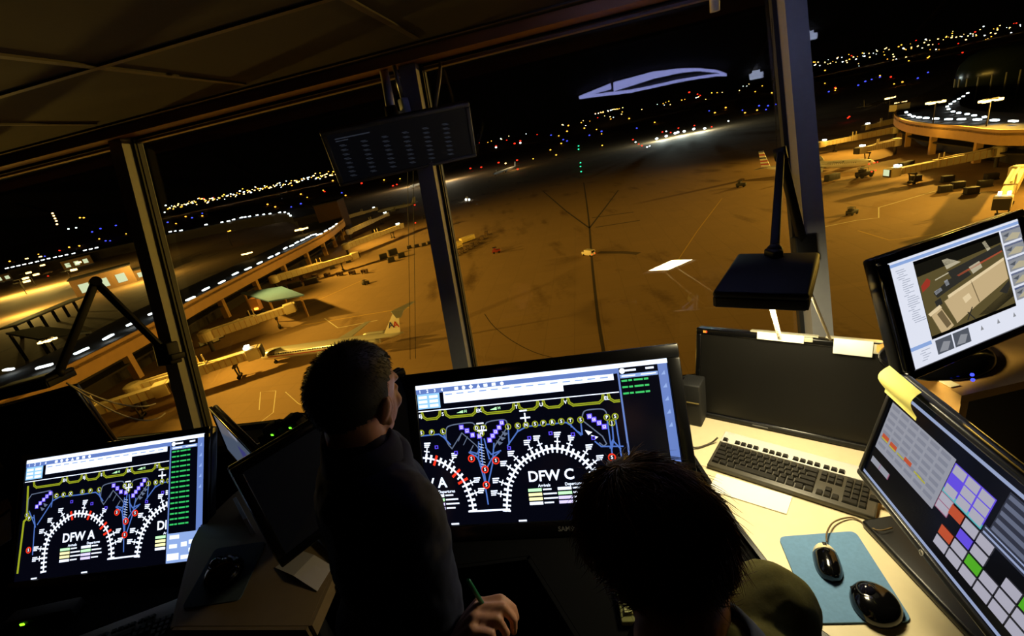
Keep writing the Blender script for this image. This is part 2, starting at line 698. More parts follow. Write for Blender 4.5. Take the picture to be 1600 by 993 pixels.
ARC_A = [(-.175, .947), (-.177, .776), (-.159, .664), (-.113, .586), (-.057, .53), (.0, .517), (.08, .56), (.154, .672), (.185, .809), (.192, .906)]
ARC_C = [(.327, .918), (.338, .802), (.354, .717), (.408, .601), (.488, .538), (.539, .523), (.587, .543), (.644, .606), (.684, .712), (.703, .777), (.72, .85), (.725, .915)]


def smooth_path(P, k=5):
    out = []
    n = len(P)
    for i in range(n - 1):
        p0, p1, p2, p3 = P[max(i - 1, 0)], P[i], P[i + 1], P[min(i + 2, n - 1)]
        for j in range(k):
            t = j / k
            out.append(tuple(0.5 * ((2 * p1[d]) + (-p0[d] + p2[d]) * t + (2 * p0[d] - 5 * p1[d] + 4 * p2[d] - p3[d]) * t * t + (-p0[d] + 3 * p1[d] - 3 * p2[d] + p3[d]) * t ** 3) for d in range(len(p1))))
    out.append(P[-1])
    return out


def resample(P, n):
    L = [0]
    for a, b in zip(P, P[1:]):
        L.append(L[-1] + math.dist(a, b))
    out = []
    for i in range(n):
        s = L[-1] * i / (n - 1)
        k = max(j for j in range(len(L)) if L[j] <= s + 1e-9)
        k = min(k, len(P) - 2)
        t = (s - L[k]) / max(L[k + 1] - L[k], 1e-9)
        out.append((tuple(P[k][d] + (P[k + 1][d] - P[k][d]) * t for d in range(len(P[k]))), tuple(P[k + 1][d] - P[k][d] for d in range(len(P[k])))))
    return out


def draw_map(ui, du, rgreen, panel):
    rnd = random.Random(5)
    W_, B, YG, LN, GR, VI, RE = SC['white'], SC['blue'], SC['yg'], SC['line'], SC['grey'], SC['violet'], SC['red']
    full = ui.clip
    ui.clip = (0.03, 0.185 * S9, 0.812 * S16, S9)
    ui.dx = du * S16
    ui.layer = 1
    # taxiways under the gates
    for u0, u1 in ((-.28, -.113), (-.09, -.005), (.017, .095), (.117, .248), (.273, .404), (.422, .5), (.522, .598), (.618, .752), (.772, .87)):
        a = .018
        ui.line(uvp([(u0, .198), (u0 + .004, .228), (u0 + a, .246), (u1 - a, .246), (u1 - .004, .228), (u1, .198)]), .17, YG)
        ui.layer = 2
        ui.line(uvp([(u0, .198), (u0 + .004, .228), (u0 + a, .246), (u1 - a, .246), (u1 - .004, .228), (u1, .198)]), .03, SC['dark'])
        ui.layer = 1
    ui.line(uvp([(-.32, .93), (-.315, .52), (-.30, .50), (-.312, .23)]), .17, YG)
    ui.line(uvp([(-.34, .188), (.82, .188)]), .06, W_)
    for s, u in (('EH', -.10), ('EJ', .009), ('S', .106), ('EK', .259), ('T', .413), ('U', .512), ('V', .607), ('EL', .764)):
        ui.text(s, u * S16, .221 * S9, .22, W_)
    # inbound arrows by the tunnels
    for u in (.185, .325):
        ui.poly(uvp([(u - .02, .222), (u + .008, .206), (u + .008, .226)]), SC['lgreen'])
        ui.text('H', (u + .018) * S16, .216 * S9, .17, SC['lgreen'])
    # loops and spot stands
    ui.line(uvp(smooth_path([(.13, .47), (.112, .42), (.113, .338), (.134, .306), (.218, .299), (.238, .325), (.242, .348)])), .07, GR)
    ui.line(uvp(smooth_path([(.276, .362), (.278, .331), (.29, .306), (.338, .298), (.364, .306), (.369, .34)])), .07, GR)
    ui.line(uvp(smooth_path([(.661, .347), (.669, .305), (.685, .288), (.735, .288), (.753, .306), (.757, .345)])), .07, GR)
    ui.line(uvp([(.661, .35), (.73, .47), (.741, .52), (.73, .535), (.715, .51)]), .07, GR)
    ui.line(uvp([(.369, .35), (.31, .47), (.30, .50)]), .07, GR)
    ui.line(uvp([(.13, .47), (.178, .365), (.232, .46), (.243, .49), (.225, .53), (.20, .51), (.22, .46)]), .06, GR)
    ui.line(uvp([(.178, .365), (.16, .42)]), .05, GR)
    ui.line(uvp([(.20, .395), (.18, .45)]), .05, GR)
    ui.line(uvp([(-.30, .45), (-.302, .34), (-.285, .30), (-.18, .29), (-.165, .31), (-.16, .36)]), .07, GR)
    for u, v in ((.355, .39), (.342, .42), (.329, .45), (.68, .43), (.70, .465), (-.20, .40), (-.215, .43)):
        ui.poly(uvp([(u - .013, v - .012), (u + .014, v + .006), (u - .002, v + .024)]), W_ if u > .6 else GR)
    ui.layer = 2
    for L in ([(.244, .438), (.236, .56), (.25, .70), (.255, .868)], [(.256, .42), (.25, .56), (.256, .74)], [(.306, .456), (.29, .60), (.262, .74)], [(.268, .42), (.28, .56)],
              [(-.02, .361), (.081, .36), (.10, .385), (.125, .44)], [(.10, .36), (.11, .41)], [(.20, .504), (.23, .54), (.257, .64)], [(.323, .52), (.29, .56), (.258, .64)],
              [(.205, .50), (.235, .52), (.25, .48)], [(.33, .51), (.29, .53), (.27, .48)], [(.371, .35), (.367, .47)], [(.411, .35), (.406, .39), (.36, .48)], [(.443, .362), (.406, .39)],
              [(.443, .36), (.60, .357), (.617, .38), (.65, .45)], [(.617, .357), (.618, .39)], [(.656, .357), (.655, .445), (.64, .425)],
              [(.755, .36), (.757, .62)], [(.786, .36), (.79, .70)], [(.771, .40), (.768, .5), (.757, .56)], [(.70, .50), (.72, .535), (.80, .545)], [(.752, .55), (.765, .50), (.79, .56)],
              [(-.29, .44), (-.25, .56), (-.245, .80)], [(-.26, .48), (-.245, .58)], [(-.235, .56), (-.16, .38), (-.12, .355), (-.02, .361)], [(-.31, .47), (-.26, .50)], [(-.16, .36), (-.165, .43)]):
        ui.line(uvp(L), .085, LN)
    for i in range(9):
        v = .45 + .02 * i
        ui.line(uvp([(.243, v), (.262, v + .012)]), .025, W_)
    # terminals: gate arcs with stands
    ui.layer = 3
    for arc, side, reds in ((ARC_A, 1, (.46, .50, .56, .60, .75, .81)), (ARC_C, 1, ())):
        P = uvp(smooth_path(arc))
        ui.line(P, .11, W_ if side else GR)
        for i, (p, d) in enumerate(resample(P, 34)):
            L = math.hypot(*d)
            nx, ny = -d[1] / L, d[0] / L
            fr = i / 33
            m_ = W_
            r_ = any(abs(fr - q) < .013 for q in reds)
            if r_:
                m_ = RE
            ang = (p[0] + nx * .22, p[1] + ny * .22), (p[0] - nx * .2, p[1] - ny * .2)
            if r_:
                ui.line([(p[0] + .3 * nx * 1.2, p[1] + .3 * ny * 1.2 - .05), (p[0] - nx * .3, p[1] - ny * .3 + .05)], .16, RE)
            else:
                ui.line([ang[0], (p[0] + nx * .05, p[1] + ny * .05)], .11, m_)
                ui.line([ang[1], (p[0] - nx * .05, p[1] - ny * .05)], .15, m_)
            # aircraft at some stands with its three-line flight tag
            if (i * 7) % 5 < 2 and not r_ and 2 < i < 32:
                o = .42
                cx, cy = p[0] - nx * o, p[1] - ny * o
                sgn = -1
                if ny > 0:
                    pass
                ui.line([(cx - d[0] / L * .16, cy - d[1] / L * .16), (cx + d[0] / L * .16, cy + d[1] / L * .16)], .07, m_)
                ui.line([(cx - nx * .2, cy - ny * .2), (cx + nx * .2, cy + ny * .2)], .08, m_)
                tx, ty = cx - nx * .42, cy - ny * .42
                for k in range(3):
                    ui.rect(tx - .22, ty - .16 + .12 * k, tx + .22 - .06 * k, ty - .08 + .12 * k, m_)
    ui.line(uvp([(.173, .911), (.338, .911)]), .11, W_)
    # boxes, circles
    for L, on in (([(.179, .325), (.201, .353), (.222, .386), (.25, .398), (.347, .319), (.334, .35), (.318, .377), (.304, .404), (.29, .431), (.691, .33), (.706, .354), (.724, .379), (.741, .407),
                    (-.177, .312), (-.195, .335), (-.212, .36), (-.23, .385), (-.248, .41)], 1),):
        for k, (u, v) in enumerate(L):
            ui.layer = 4
            ui.rect(u * S16 - .16, v * S9 - .16, u * S16 + .16, v * S9 + .16, VI)
            ui.layer = 5
            ui.rect(u * S16 - .10, v * S9 - .10, u * S16 + .10, v * S9 + .10, SC['lvio'])
            ui.layer = 6
            ui.text('NMLGFJKHGDCBANMLKJ'[k % 18], u * S16, v * S9, .13, VI)
    for k, (u, v) in enumerate([(.006, .34), (.051, .342), (.1, .343), (.242, .341), (.272, .344), (.259, .38), (.371, .35), (.41, .35), (.443, .35), (.479, .349), (.512, .348), (.547, .347), (.582, .347),
                                (.617, .347), (.656, .348), (.755, .347), (.786, .346), (.771, .386), (-.141, .342), (-.10, .342), (-.06, .342), (-.30, .47), (-.285, .50)]):
        ui.layer = 4
        ui.disc(u * S16, v * S9, .205, YG)
        ui.layer = 5
        ui.disc(u * S16, v * S9, .14, SC['dark'])
        ui.layer = 6
        ui.text('SPLDFHJKNSPRSTSPSJCKXSP'[k], u * S16, v * S9, .2, W_)
    for u, v in ((.207, .549), (.306, .575), (.258, .631), (.256, .737), (.754, .611), (-.27, .76)):
        ui.layer = 4
        ui.disc(u * S16, v * S9, .24, RE)
        ui.layer = 5
        ui.disc(u * S16, v * S9, .16, SC['dark'])
        ui.layer = 6
        ui.text('S', u * S16, v * S9, .2, W_)
    for u, v in ((.065, .45), (.145, .50), (.365, .497), (.45, .44), (.535, .42), (.62, .44), (.695, .475), (-.05, .41)):
        ui.layer = 4
        ui.rect(u * S16 - .12, v * S9 - .11, u * S16 + .12, v * S9 + .11, VI)
        ui.layer = 5
        ui.rect(u * S16 - .06, v * S9 - .06, u * S16 + .06, v * S9 + .06, SC['dark'])
    ui.layer = 5
    for u, v in ((.443, .30), (.263, .36)):
        ui.line(uvp([(u - .018, v), (u + .018, v)]), .1, W_)
        ui.line(uvp([(u, v - .03), (u, v + .025)]), .09, W_)
        ui.rect((u - .02) * S16, (v - .055) * S9, (u + .01) * S16, (v - .045) * S9, W_)
    for s, u in (('DFW A', .004), ('DFW C', .516)):
        ui.layer = 5
        ui.text(s, u * S16, .704 * S9, .62, W_)
        for q, (uu, word) in enumerate(((u - .07, 'Arrivals'), (u + .045, 'Departures'))):
            ui.text(word, (uu + .04) * S16, .765 * S9, .17, W_)
            for k, ml in enumerate([SC['lgreen'] if not q else W_, SC['lyel'] if not q else SC['lgreen'], SC['lyel'] if not q else SC['lvio'], W_ if not q else SC['lvio']]):
                v = .792 + .0295 * k
                ui.rect((uu - .025) * S16, v * S9 - .09, (uu + .028) * S16, v * S9 + .09, ml)
                ui.rect((uu + .033) * S16, v * S9 - .05, (uu + (.066, .085, .088, .07)[k]) * S16, v * S9 + .04, W_)
    ui.dx = 0
    for u in (.105, .38):
        ui.rect((u - .01) * S16, .985 * S9, (u + .022) * S16, .996 * S9, W_)
    ui.clip = full
    # bars
    ui.layer = 1
    ui.rect(0, 0, S16, .03 * S9, W_)
    ui.rect(0, .03 * S9, .815 * S16, .064 * S9, B)
    ui.rect(.003 * S16, .064 * S9, .10 * S16, .172 * S9, SC['sky'])
    ui.rect(.117 * S16, .062 * S9, .80 * S16, .105 * S9, W_)
    ui.rect(.117 * S16, .105 * S9, .606 * S16, .145 * S9, W_)
    ui.layer = 2
    for k, u in enumerate((.017, .05, .082, .113)):
        ui.text('1234'[k], u * S16, .047 * S9, .2, W_)
    for k, u in enumerate((.175, .206, .237, .268, .298, .332, .366)):
        if k in (1, 6):
            ui.disc(u * S16, .047 * S9, .12, W_)
        elif k == 3:
            ui.poly([(u * S16, .047 * S9 - .13), (u * S16 + .13, .047 * S9 + .11), (u * S16 - .13, .047 * S9 + .11)], W_)
        elif k == 2:
            ui.poly([(u * S16, .047 * S9 - .15), (u * S16 + .15, .047 * S9), (u * S16, .047 * S9 + .15), (u * S16 - .15, .047 * S9)], W_)
        else:
            ui.rect(u * S16 - .13, .047 * S9 - .10, u * S16 + .13, .047 * S9 + .10, W_)
    for k in range(6):
        ui.rect((.008 + .047 * (k % 2)) * S16, (.078 + .032 * (k // 2)) * S9, (.045 + .047 * (k % 2)) * S16, (.098 + .032 * (k // 2)) * S9, W_)
    for k in range(14):
        ui.rect((.125 + .048 * k) * S16, .079 * S9, (.125 + .048 * k + .03) * S16, .087 * S9, SC['paleblue'])
    # right column
    ui.layer = 1
    ui.rect(.815 * S16, .03 * S9, .822 * S16, S9, B)
    ui.rect(.964 * S16, .03 * S9, .998 * S16, S9, B)
    ui.rect(.824 * S16, .075 * S9, .962 * S16, .10 * S9, SC['paleblue'])
    ui.disc(.834 * S16, .052 * S9, .17, W_)
    ui.rect(.845 * S16, .045 * S9, .885 * S16, .058 * S9, W_)
    ui.rect(.92 * S16, .043 * S9, .95 * S16, .056 * S9, W_)
    ui.layer = 2
    ui.rect(.83 * S16, .083 * S9, .88 * S16, .091 * S9, W_)
    ui.rect(.90 * S16, .083 * S9, .955 * S16, .091 * S9, W_)
    for k in range(5):
        v = .09 + .085 * k
        ui.poly([(.98 * S16 - .12, v * S9 + .12), (.98 * S16 + .1, v * S9 - .14), (.98 * S16 + .12, v * S9 + .12)], SC['paleblue'])
    for k in range(rgreen):
        v = .118 + .042 * k
        for (q0, q1) in ((.827, .848), (.852, .866), (.872, .905), (.909, .925)):
            ui.rect(q0 * S16, v * S9 - .055, q1 * S16, v * S9 + .055, SC['green'])
    if panel:
        ui.layer = 3
        ui.rect(.815 * S16, .775 * S9, .998 * S16, S9, SC['paleblue'])
        ui.layer = 4
        for (u, v, du_, dv_) in ((.82, .93, .06, .05), (.89, .85, .03, .035), (.93, .84, .04, .03), (.83, .79, .05, .03), (.83, .86, .04, .03), (.93, .90, .04, .03), (.89, .95, .05, .03)):
            ui.rect(u * S16, v * S9, (u + du_) * S16, (v + dv_) * S9, SC['white'])


k1 = .82 / .7
monitor('wall_display', 'large lit display in the centre showing the gate map, behind the two people', 'display', EYE + V((.009, 1.017, -.781)) * k1, rad(-12.0), rad(26.9), .82, .82 * 9 / 16,
        (.036, .038, .042, .05), M_tvscreen, lambda ui: draw_map(ui, 0.0, 3, False), base=(-.0 + .06, 1.35), base_z=DESK - .015, logo=('SAMSUNG', .062, -.255, .014, M_logod), depth=.06)
k2 = .85 / .7
monitor('wall_display', 'lit display at the lower left showing the gate map with a long green list', 'display', EYE + V((-1.464, 1.309, -.875)) * k2, rad(-6.8), rad(35.3), .85, .85 * 9 / 16,
        (.022, .022, .026, .046), M_tvscreen, lambda ui: draw_map(ui, 0.335, 15, True), base=(-1.72, 1.72), base_z=.585, logo=('SAMSUNG', -.03, -.262, .014, M_logo),
        led=(.375, -.258, 'green'), depth=.06)

# ---- webcam monitor, upper right
G_ = dict(bg=glow('cam_apron', (118, 104, 62), .55), dk=glow('cam_dark', (38, 36, 28), .4), tan=glow('cam_bridge', (205, 180, 135), .9), tan2=glow('cam_bridge_light', (230, 208, 165), .95),
          tan3=glow('cam_bridge_shade', (140, 120, 84), .6), red=glow('cam_red', (180, 62, 45), .7), plane=glow('cam_plane', (60, 58, 52), .6), strip=glow('cam_stripe', (190, 90, 60), .7),
          pale=glow('win_white', (232, 236, 250), 0.92), title=glow('win_blue', (150, 180, 235), .85), faint=glow('win_text', (175, 182, 200), .8), thumb=glow('win_thumb', (110, 116, 128), .55),
          thumb2=glow('win_thumb_light', (165, 168, 175), .7), cream=glow('cam_cream', (200, 190, 160), .8), blk=glow('cam_black', (10, 10, 8), .3), dblue=glow('cam_blue', (70, 90, 150), .6))


def cam_ui(ui):
    # whole desktop 16 x 10
    rn = random.Random(3)
    ui.rect(0, 0, 16, 10, G_['pale'])
    ui.up()
    ui.rect(0, 0, 16, .22, G_['pale'])
    ui.rect(0, .22, 16, .5, G_['title'])
    ui.rect(0, 8.0, 2.6, 8.35, G_['title'])
    for k in range(26):
        y = .9 + .2 * k
        x = .5 + rn.random() * .5 + .02 * k
        ui.rect(x, y, x + .5 + rn.random() * .9, y + .06, G_['faint'])
    for k in range(5):
        ui.rect(.4 + rn.random(), 8.6 + .22 * k, 1.6 + rn.random() * .7, 8.66 + .22 * k, G_['faint'])
    X0, Y0, X1, Y1 = 2.72, .6, 13.35, 8.0
    ui.rect(X0, Y0, X1, Y1, G_['blk'])
    ui.up()
    sv = ui.clip
    ui.clip = (X0 + .05, Y0 + .35, X1 - .05, Y1 - .3)

    def q(L):
        return [(X0 + (X1 - X0) * s, Y0 + (Y1 - Y0) * t) for s, t in L]
    ui.rect(X0, Y0, X1, Y1, G_['bg'])
    ui.up()
    ui.poly(q([(.0, .0), (1, .0), (1, .14), (0, .20)]), G_['dk'])
    ui.poly(q([(.02, .9), (.6, .72), (1, .66), (1, 1), (.02, 1)]), G_['bg'])
    ui.poly(q([(.55, .93), (1, .72), (1, .86), (.72, .97)]), G_['dk'])
    ui.poly(q([(.33, .26), (.98, .16), (1, .25), (.62, .30), (.36, .36)]), G_['plane'])
    ui.poly(q([(.30, .10), (.36, .10), (.50, .20), (.33, .23)]), G_['cream'])
    ui.poly(q([(.78, .06), (.82, .05), (.86, .17), (.82, .19)]), G_['cream'])
    ui.up()
    ui.poly(q([(.42, .345), (.98, .24), (.98, .26), (.44, .365)]), G_['strip'])
    ui.poly(q([(.18, .30), (.34, .27), (.34, .285), (.18, .315)]), G_['cream'])
    ui.poly(q([(.57, .30), (.70, .27), (.72, .36), (.60, .40)]), G_['cream'])
    ui.poly(q([(.02, .32), (.10, .25), (.13, .29), (.11, .35), (.02, .40)]), G_['red'])
    ui.poly(q([(.13, .46), (.32, .36), (.55, .33), (.58, .40), (.34, .47), (.16, .53)]), G_['plane'])
    ui.poly(q([(.27, .36), (.31, .35), (.32, .42), (.28, .43)]), G_['thumb2'])
    ui.poly(q([(.12, .56), (.19, .54), (.20, .62), (.13, .64)]), G_['plane'])
    ui.poly(q([(.14, .44), (.22, .42), (.23, .46), (.15, .49)]), G_['thumb2'])
    ui.up()
    ui.poly(q([(.27, .56), (.98, .36), (.98, .62), (.55, .80), (.30, .92)]), G_['tan'])
    ui.up()
    ui.poly(q([(.27, .545), (.98, .335), (.98, .37), (.275, .585)]), G_['tan2'])
    ui.poly(q([(.02, .68), (.16, .62), (.18, .66), (.04, .72)]), G_['tan2'])
    ui.poly(q([(.05, .72), (.17, .66), (.26, .93), (.12, .995)]), G_['tan'])
    ui.poly(q([(.22, .60), (.40, .54), (.44, .84), (.30, .90)]), G_['tan'])
    ui.poly(q([(.55, .47), (.56, .467), (.60, .77), (.59, .775)]), G_['tan3'])
    ui.up()
    ui.poly(q([(.11, .72), (.17, .69), (.235, .90), (.18, .93)]), G_['tan3'])
    ui.poly(q([(.42, .64), (.50, .61), (.52, .68), (.44, .72)]), G_['tan2'])
    ui.line(q([(.44, .84), (.50, .95)]), .12, G_['plane'])
    ui.line(q([(.50, .80), (.42, .93)]), .12, G_['plane'])
    ui.poly(q([(.84, .74), (.98, .64), (.98, .72), (.92, .80)]), G_['plane'])
    ui.clip = sv
    for k in range(5):
        y = .62 + 1.42 * k
        ui.rect(13.5, y, 16, y + 1.22, G_['thumb2'])
        ui.rect(13.5, y, 16, y + .18, G_['dblue'])
        ui.up()
        ui.poly([(13.7, y + 1.0), (14.9, y + .45), (15.9, y + .7), (15.4, y + 1.15)], G_['cream'])
        ui.poly([(13.6, y + .5), (14.5, y + .35), (14.2, y + .75)], G_['thumb'])
    for k in range(2):
        x = 2.9 + 2.1 * k
        ui.rect(x, 8.15, x + 1.95, 9.5, G_['thumb'])
        ui.up()
        ui.poly([(x + .2, 9.3), (x + .9, 8.5), (x + 1.7, 8.7), (x + 1.2, 9.4)], G_['thumb2'])
    for k in range(3):
        x = 8.3 + 2.1 * k
        ui.poly([(x, 8.9), (x + .2, 8.45), (x + .4, 8.9)], G_['thumb2'])


M_lcd = mat('lcd_dark', (5, 5, 6), 0.22)
wm5 = .47
cs = onz(1522, 578, ZC - .752)
t5, P5 = monitor('computer_monitor', 'monitor on the wooden riser showing an apron webcam picture', 'monitor', EYE + V((1.082, .955, -.558)) + V((.0, -.0, .0)), rad(13.2), rad(19.0), .47 * .905, .29375 * .87,
                 (.0235, .0235, .0195, .0195), M_lcd, cam_ui, 16, 10, base=(1.075, 1.0), base_z=ZC - .76, base_shape='dome', depth=.05, m_bez=M_gloss)
b_ = MB().use(glow('led_blue', (50, 60, 255), 3.0))
for (px, py) in ((1519, 585), (1520, 593)):
    p = onz(px, py, ZC - .735)
    b_.ball(p, .0042, 8)
b_.build('power_light', t5, world=True)

# ---- touch panel display, lower right
H_ = dict(grey=glow('tp_grey', (176, 180, 196), .62), grey2=glow('tp_row', (160, 165, 185), .55), bar=glow('tp_bar', (165, 180, 220), .75), red=glow('tp_red', (215, 85, 50), .7), yel=glow('tp_yellow', (205, 200, 50), .7),
          vio=glow('tp_violet', (100, 75, 235), .85), cyan=glow('tp_cyan', (90, 205, 215), .7), grn=glow('tp_green', (85, 190, 35), .75), pink=glow('tp_pink', (190, 110, 150), .6), win=glow('tp_win', (130, 140, 170), .5),
          win2=glow('tp_win_dark', (60, 68, 95), .4), btn=glow('tp_button', (196, 194, 212), .7))


def hp_ui(ui):
    rn = random.Random(11)
    f = lambda u, v: ((u - .03) / .94 * 16, (v - .05) / .90 * 10)

    def R(u0, v0, u1, v1, m):
        a, b = f(u0, v0), f(u1, v1)
        ui.rect(a[0], a[1], b[0], b[1], m)
    R(.03, .10, .97, .125, H_['bar'])
    R(.03, .915, .97, .94, H_['bar'])
    R(.045, .225, .466, .66, H_['grey'])
    R(.052, .745, .19, .80, H_['grey'])
    R(.70, .14, .97, .47, H_['win2'])
    R(.68, .43, .97, .50, H_['win2'])
    ui.up()
    for k in range(7):
        for c in range(6):
            u = .055 + .067 * c
            v = .24 + .058 * k
            R(u, v, u + .055, v + .03, H_['grey2'])
    for k in range(5):
        R(.705, .155 + .06 * k, .97, .185 + .06 * k, H_['win'])
    R(.685, .44, .97, .45, H_['bar'])
    R(.685, .47, .97, .485, H_['bar'])
    R(.885, .17, .93, .215, H_['cyan'])
    ui.up()
    for (u, v) in ((.062, .50), (.125, .505), (.235, .51)):
        R(u, v, u + .05, v + .035, H_['red'])
    for (u, v) in ((.062, .535), (.125, .54), (.185, .535), (.335, .545), (.31, .54)):
        R(u, v, u + .05, v + .012, H_['yel'])
    R(.19, .745, .196, .80, H_['pink'])
    R(.12, .745, .124, .80, H_['pink'])
    # bordered block of buttons
    R(.47, .245, .675, .45, H_['vio'])
    R(.47, .45, .675, .485, H_['cyan'])
    ui.up()
    for r in range(3):
        for c in range(3):
            u, v = .475 + .0675 * c, .252 + .077 * r
            R(u, v, u + .060, v + .068, H_['vio'] if (r, c) == (1, 0) else H_['btn'])
    R(.47, .485, .54, .62, H_['pink'])
    ui.up()
    for r in range(2):
        R(.473, .49 + .065 * r, .537, .548 + .065 * r, H_['btn'])
    # key grid
    for r in range(4):
        for c in range(6):
            u = .535 + .073 * c - .0 * r
            v = .50 + .09 * r
            m = H_['btn']
            if (r, c) in ((0, 0), (3 - 1, 0)):
                m = H_['red']
            if (r, c) == (1, 1):
                m = H_['vio']
            if (r, c) in ((2, 2), (1, 5)):
                m = H_['grn']
            if (r, c) in ((1, 0), (0, 1 + 2), (1, 3)):
                continue
            if r == 0 and c in (4, 5):
                continue
            R(u, v, u + .066, v + .075, m)


M_hpscr = mat('touch_screen', (8, 8, 9), 0.2, emit=(10, 12, 20), estr=.5, sample=False)
M_hpbez = mat('graphite_bezel', (30, 29, 27), 0.35)
a4 = V((math.cos(rad(-102.5)), math.sin(rad(-102.5)), 0))
c4 = EYE + (V((.793, .814, -.636)) + V((.739, .826, -.906))) / 2 + a4 * .22
t4, P4 = monitor('computer_monitor', 'monitor with a yellow sticky note on its corner and coloured button grid', 'monitor', c4, rad(-102.5), rad(11.7), .44 * .94, .275 * .90,
                 (.0132, .0132, .0138, .0138), M_hpscr, hp_ui, 16, 10, base=(.915, .59, (.56, .25, .022)), base_shape='slab', base_yaw=rad(-93), depth=.03, m_bez=M_hpbez)
g = MB().use(M_logo)
g.T = P4
rr = [(0.0, -.0085, -.1315)]
for k in range(24):
    pass
ring = [(.012 + .0058 * math.cos(2 * PI * k / 20), -.0078, -.1305 + .0058 * math.sin(2 * PI * k / 20)) for k in range(20)]
g.poly(ring)
g.use(M_gask)
for tri in text_tris('hp'):
    g.poly([(.012 + p[0] * .0085, -.0082, -.1305 + p[1] * .0085) for p in tri])
g.build('round_emblem', t4, world=True)
# yellow note curled over the top left corner
n = MB().use(mat('sticky_yellow', (246, 236, 130), .8, noise=.04, nscale=50), True)
cols = 7
rows_ = []
for i in range(9):
    s = i / 8
    z = .1375 + .014 - .058 * s
    bulge = -.012 - .022 * math.sin(PI * min(1, s * 1.15)) * (1 - .3 * s)
    row = []
    for j in range(cols):
        x = -.226 + .100 * j / (cols - 1) + .010 * s
        row.append((x + .004 * s, bulge * (1 - .25 * j / cols) - .004, z - .004 * j / (cols - 1)))
    rows_.append(row)
n.T = P4
for th_ in (0, .0006):
    n.rings([[(x, y + th_, z) for x, y, z in r] for r in rows_], False, False, closed=False)
tag(n.build('sticky_note'), 'yellow sticky note curling off the monitor corner', 'note')

# ---- dark monitor in the middle right
c3 = EYE + V((.696, 1.054, -.781)) * 1.25
t3, P3 = monitor('computer_monitor', 'switched-off black monitor with two white tags on its top edge', 'monitor', c3, rad(-42.6), rad(12.7), .55, .55 * 9 / 16,
                 (.02, .02, .022, .021), mat('screen_off', (14, 13, 11), 0.38), None, base=(c3.x + .10, c3.y + .13), base_z=DESK, depth=.05)
g = MB().use(M_gask)
g.T = P3
g.box((0, .006, -.166), (.54, .03, .018), bevel=.004)
g.use(M_logod)
g.box((-.06, -.0095, -.166), (.05, .0015, .004))
g.build('chin_panel', t3, world=True)
g = MB().use(mat('badge_orange', (230, 150, 60), .5))
g.T = P3
g.box((-.262, -.0068, .165), (.012, .002, .008))
g.use(mat('badge_red', (190, 40, 40), .5))
g.box((-.256, -.0072, .165), (.005, .002, .006))
g.build('badge', t3, world=True)
for k, (xa, xb, zz, hh, lab) in enumerate(((-.085, .055, .176, .026, 'narrow white tag clipped on the dark monitor top edge'), (.135, .235, .170, .050, 'wide white tag clipped on the dark monitor, near its right end'))):
    t = thing('paper_tag', lab, 'tag', P3 @ Matrix.Translation((xa, -.014, zz - hh / 2)))
    g = MB().use(M_paper)
    g.T = P3
    g.box(((xa + xb) / 2, -.0125, zz - hh / 4 * .6), (xb - xa, .004, hh), bevel=.0015)
    g.build('card', t, world=True)
    g = MB().use(mat('clear_holder', (176, 172, 150), .25))
    g.T = P3
    g.box(((xa + xb) / 2 + .008, .002, zz + hh * .33), (xb - xa + .06, .024, .004))
    g.box((xb + .012, -.010, zz - hh * .1), (.024, .003, hh * .6), bevel=.001)
    g.build('holder', t, world=True)

# ---- monitor turned away, behind the standing person
k7 = 1.16
c7 = EYE + V((-.529, 1.072, -.719)) * k7 - V((0, 0, .008))
t7, P7 = monitor('computer_monitor', 'black monitor seen askew between the left desk mouse and the standing person', 'monitor', c7, rad(44.5), 0.0, .5 * k7 - .05, .3125 * k7 - .055,
                 (.025, .025, .025, .03), mat('screen_faint', (10, 10, 12), 0.5, spec=.25, emit=(60, 68, 90), estr=.008, sample=False), None, base=(c7.x - .06, c7.y + .06), depth=.04, m_bez=M_bezel)
# ---- slim screen edge behind the left display
pa, pb = onz(322, 632, ZC - .87), onz(395, 708, ZC - .87)
d8 = (pb - pa)
yaw8 = math.atan2(d8.y, d8.x)
w8 = d8.length


def slim_ui(ui):
    ui.rect(0, 0, 16, 10, glow('slim_pale', (120, 136, 165), .33))
    ui.up()
    ui.rect(6, .8, 9, 1.6, glow('slim_white', (190, 205, 235), .4))
    ui.poly([(8, 3), (11, 2.5), (12, 5), (9, 6)], glow('slim_violet', (95, 95, 180), .35))
    ui.poly([(12, 3), (15, 3), (15, 7), (12, 7)], glow('slim_green', (100, 125, 130), .3))


monitor('computer_monitor', 'monitor with a pale screen wedged behind the right edge of the left display', 'monitor', (pa + pb) / 2 - V((0, 0, .028 + .115)), yaw8, rad(4), w8 - .04, .21,
        (.02, .02, .022, .03), M_lcd, slim_ui, 16, 10, base=((pa.x + pb.x) / 2 + .03, (pa.y + pb.y) / 2 + .10), base_z=DESK, depth=.035)
# ---- dark monitor behind the left display
pa, pb = onz(-60, 645, ZC - .64), onz(115, 597, ZC - .64)
d9 = pb - pa
monitor('computer_monitor', 'dark monitor back at the left edge below the unlit desk lamp', 'monitor', (pa + pb) / 2 - V((0, 0, .20)), math.atan2(d9.y, d9.x), rad(-4), d9.length - .04, .33,
        (.02, .02, .02, .03), mat('screen_back', (34, 34, 36), 0.55), None, base=((pa.x + pb.x) / 2, (pa.y + pb.y) / 2 + .12), base_z=.585, depth=.05)

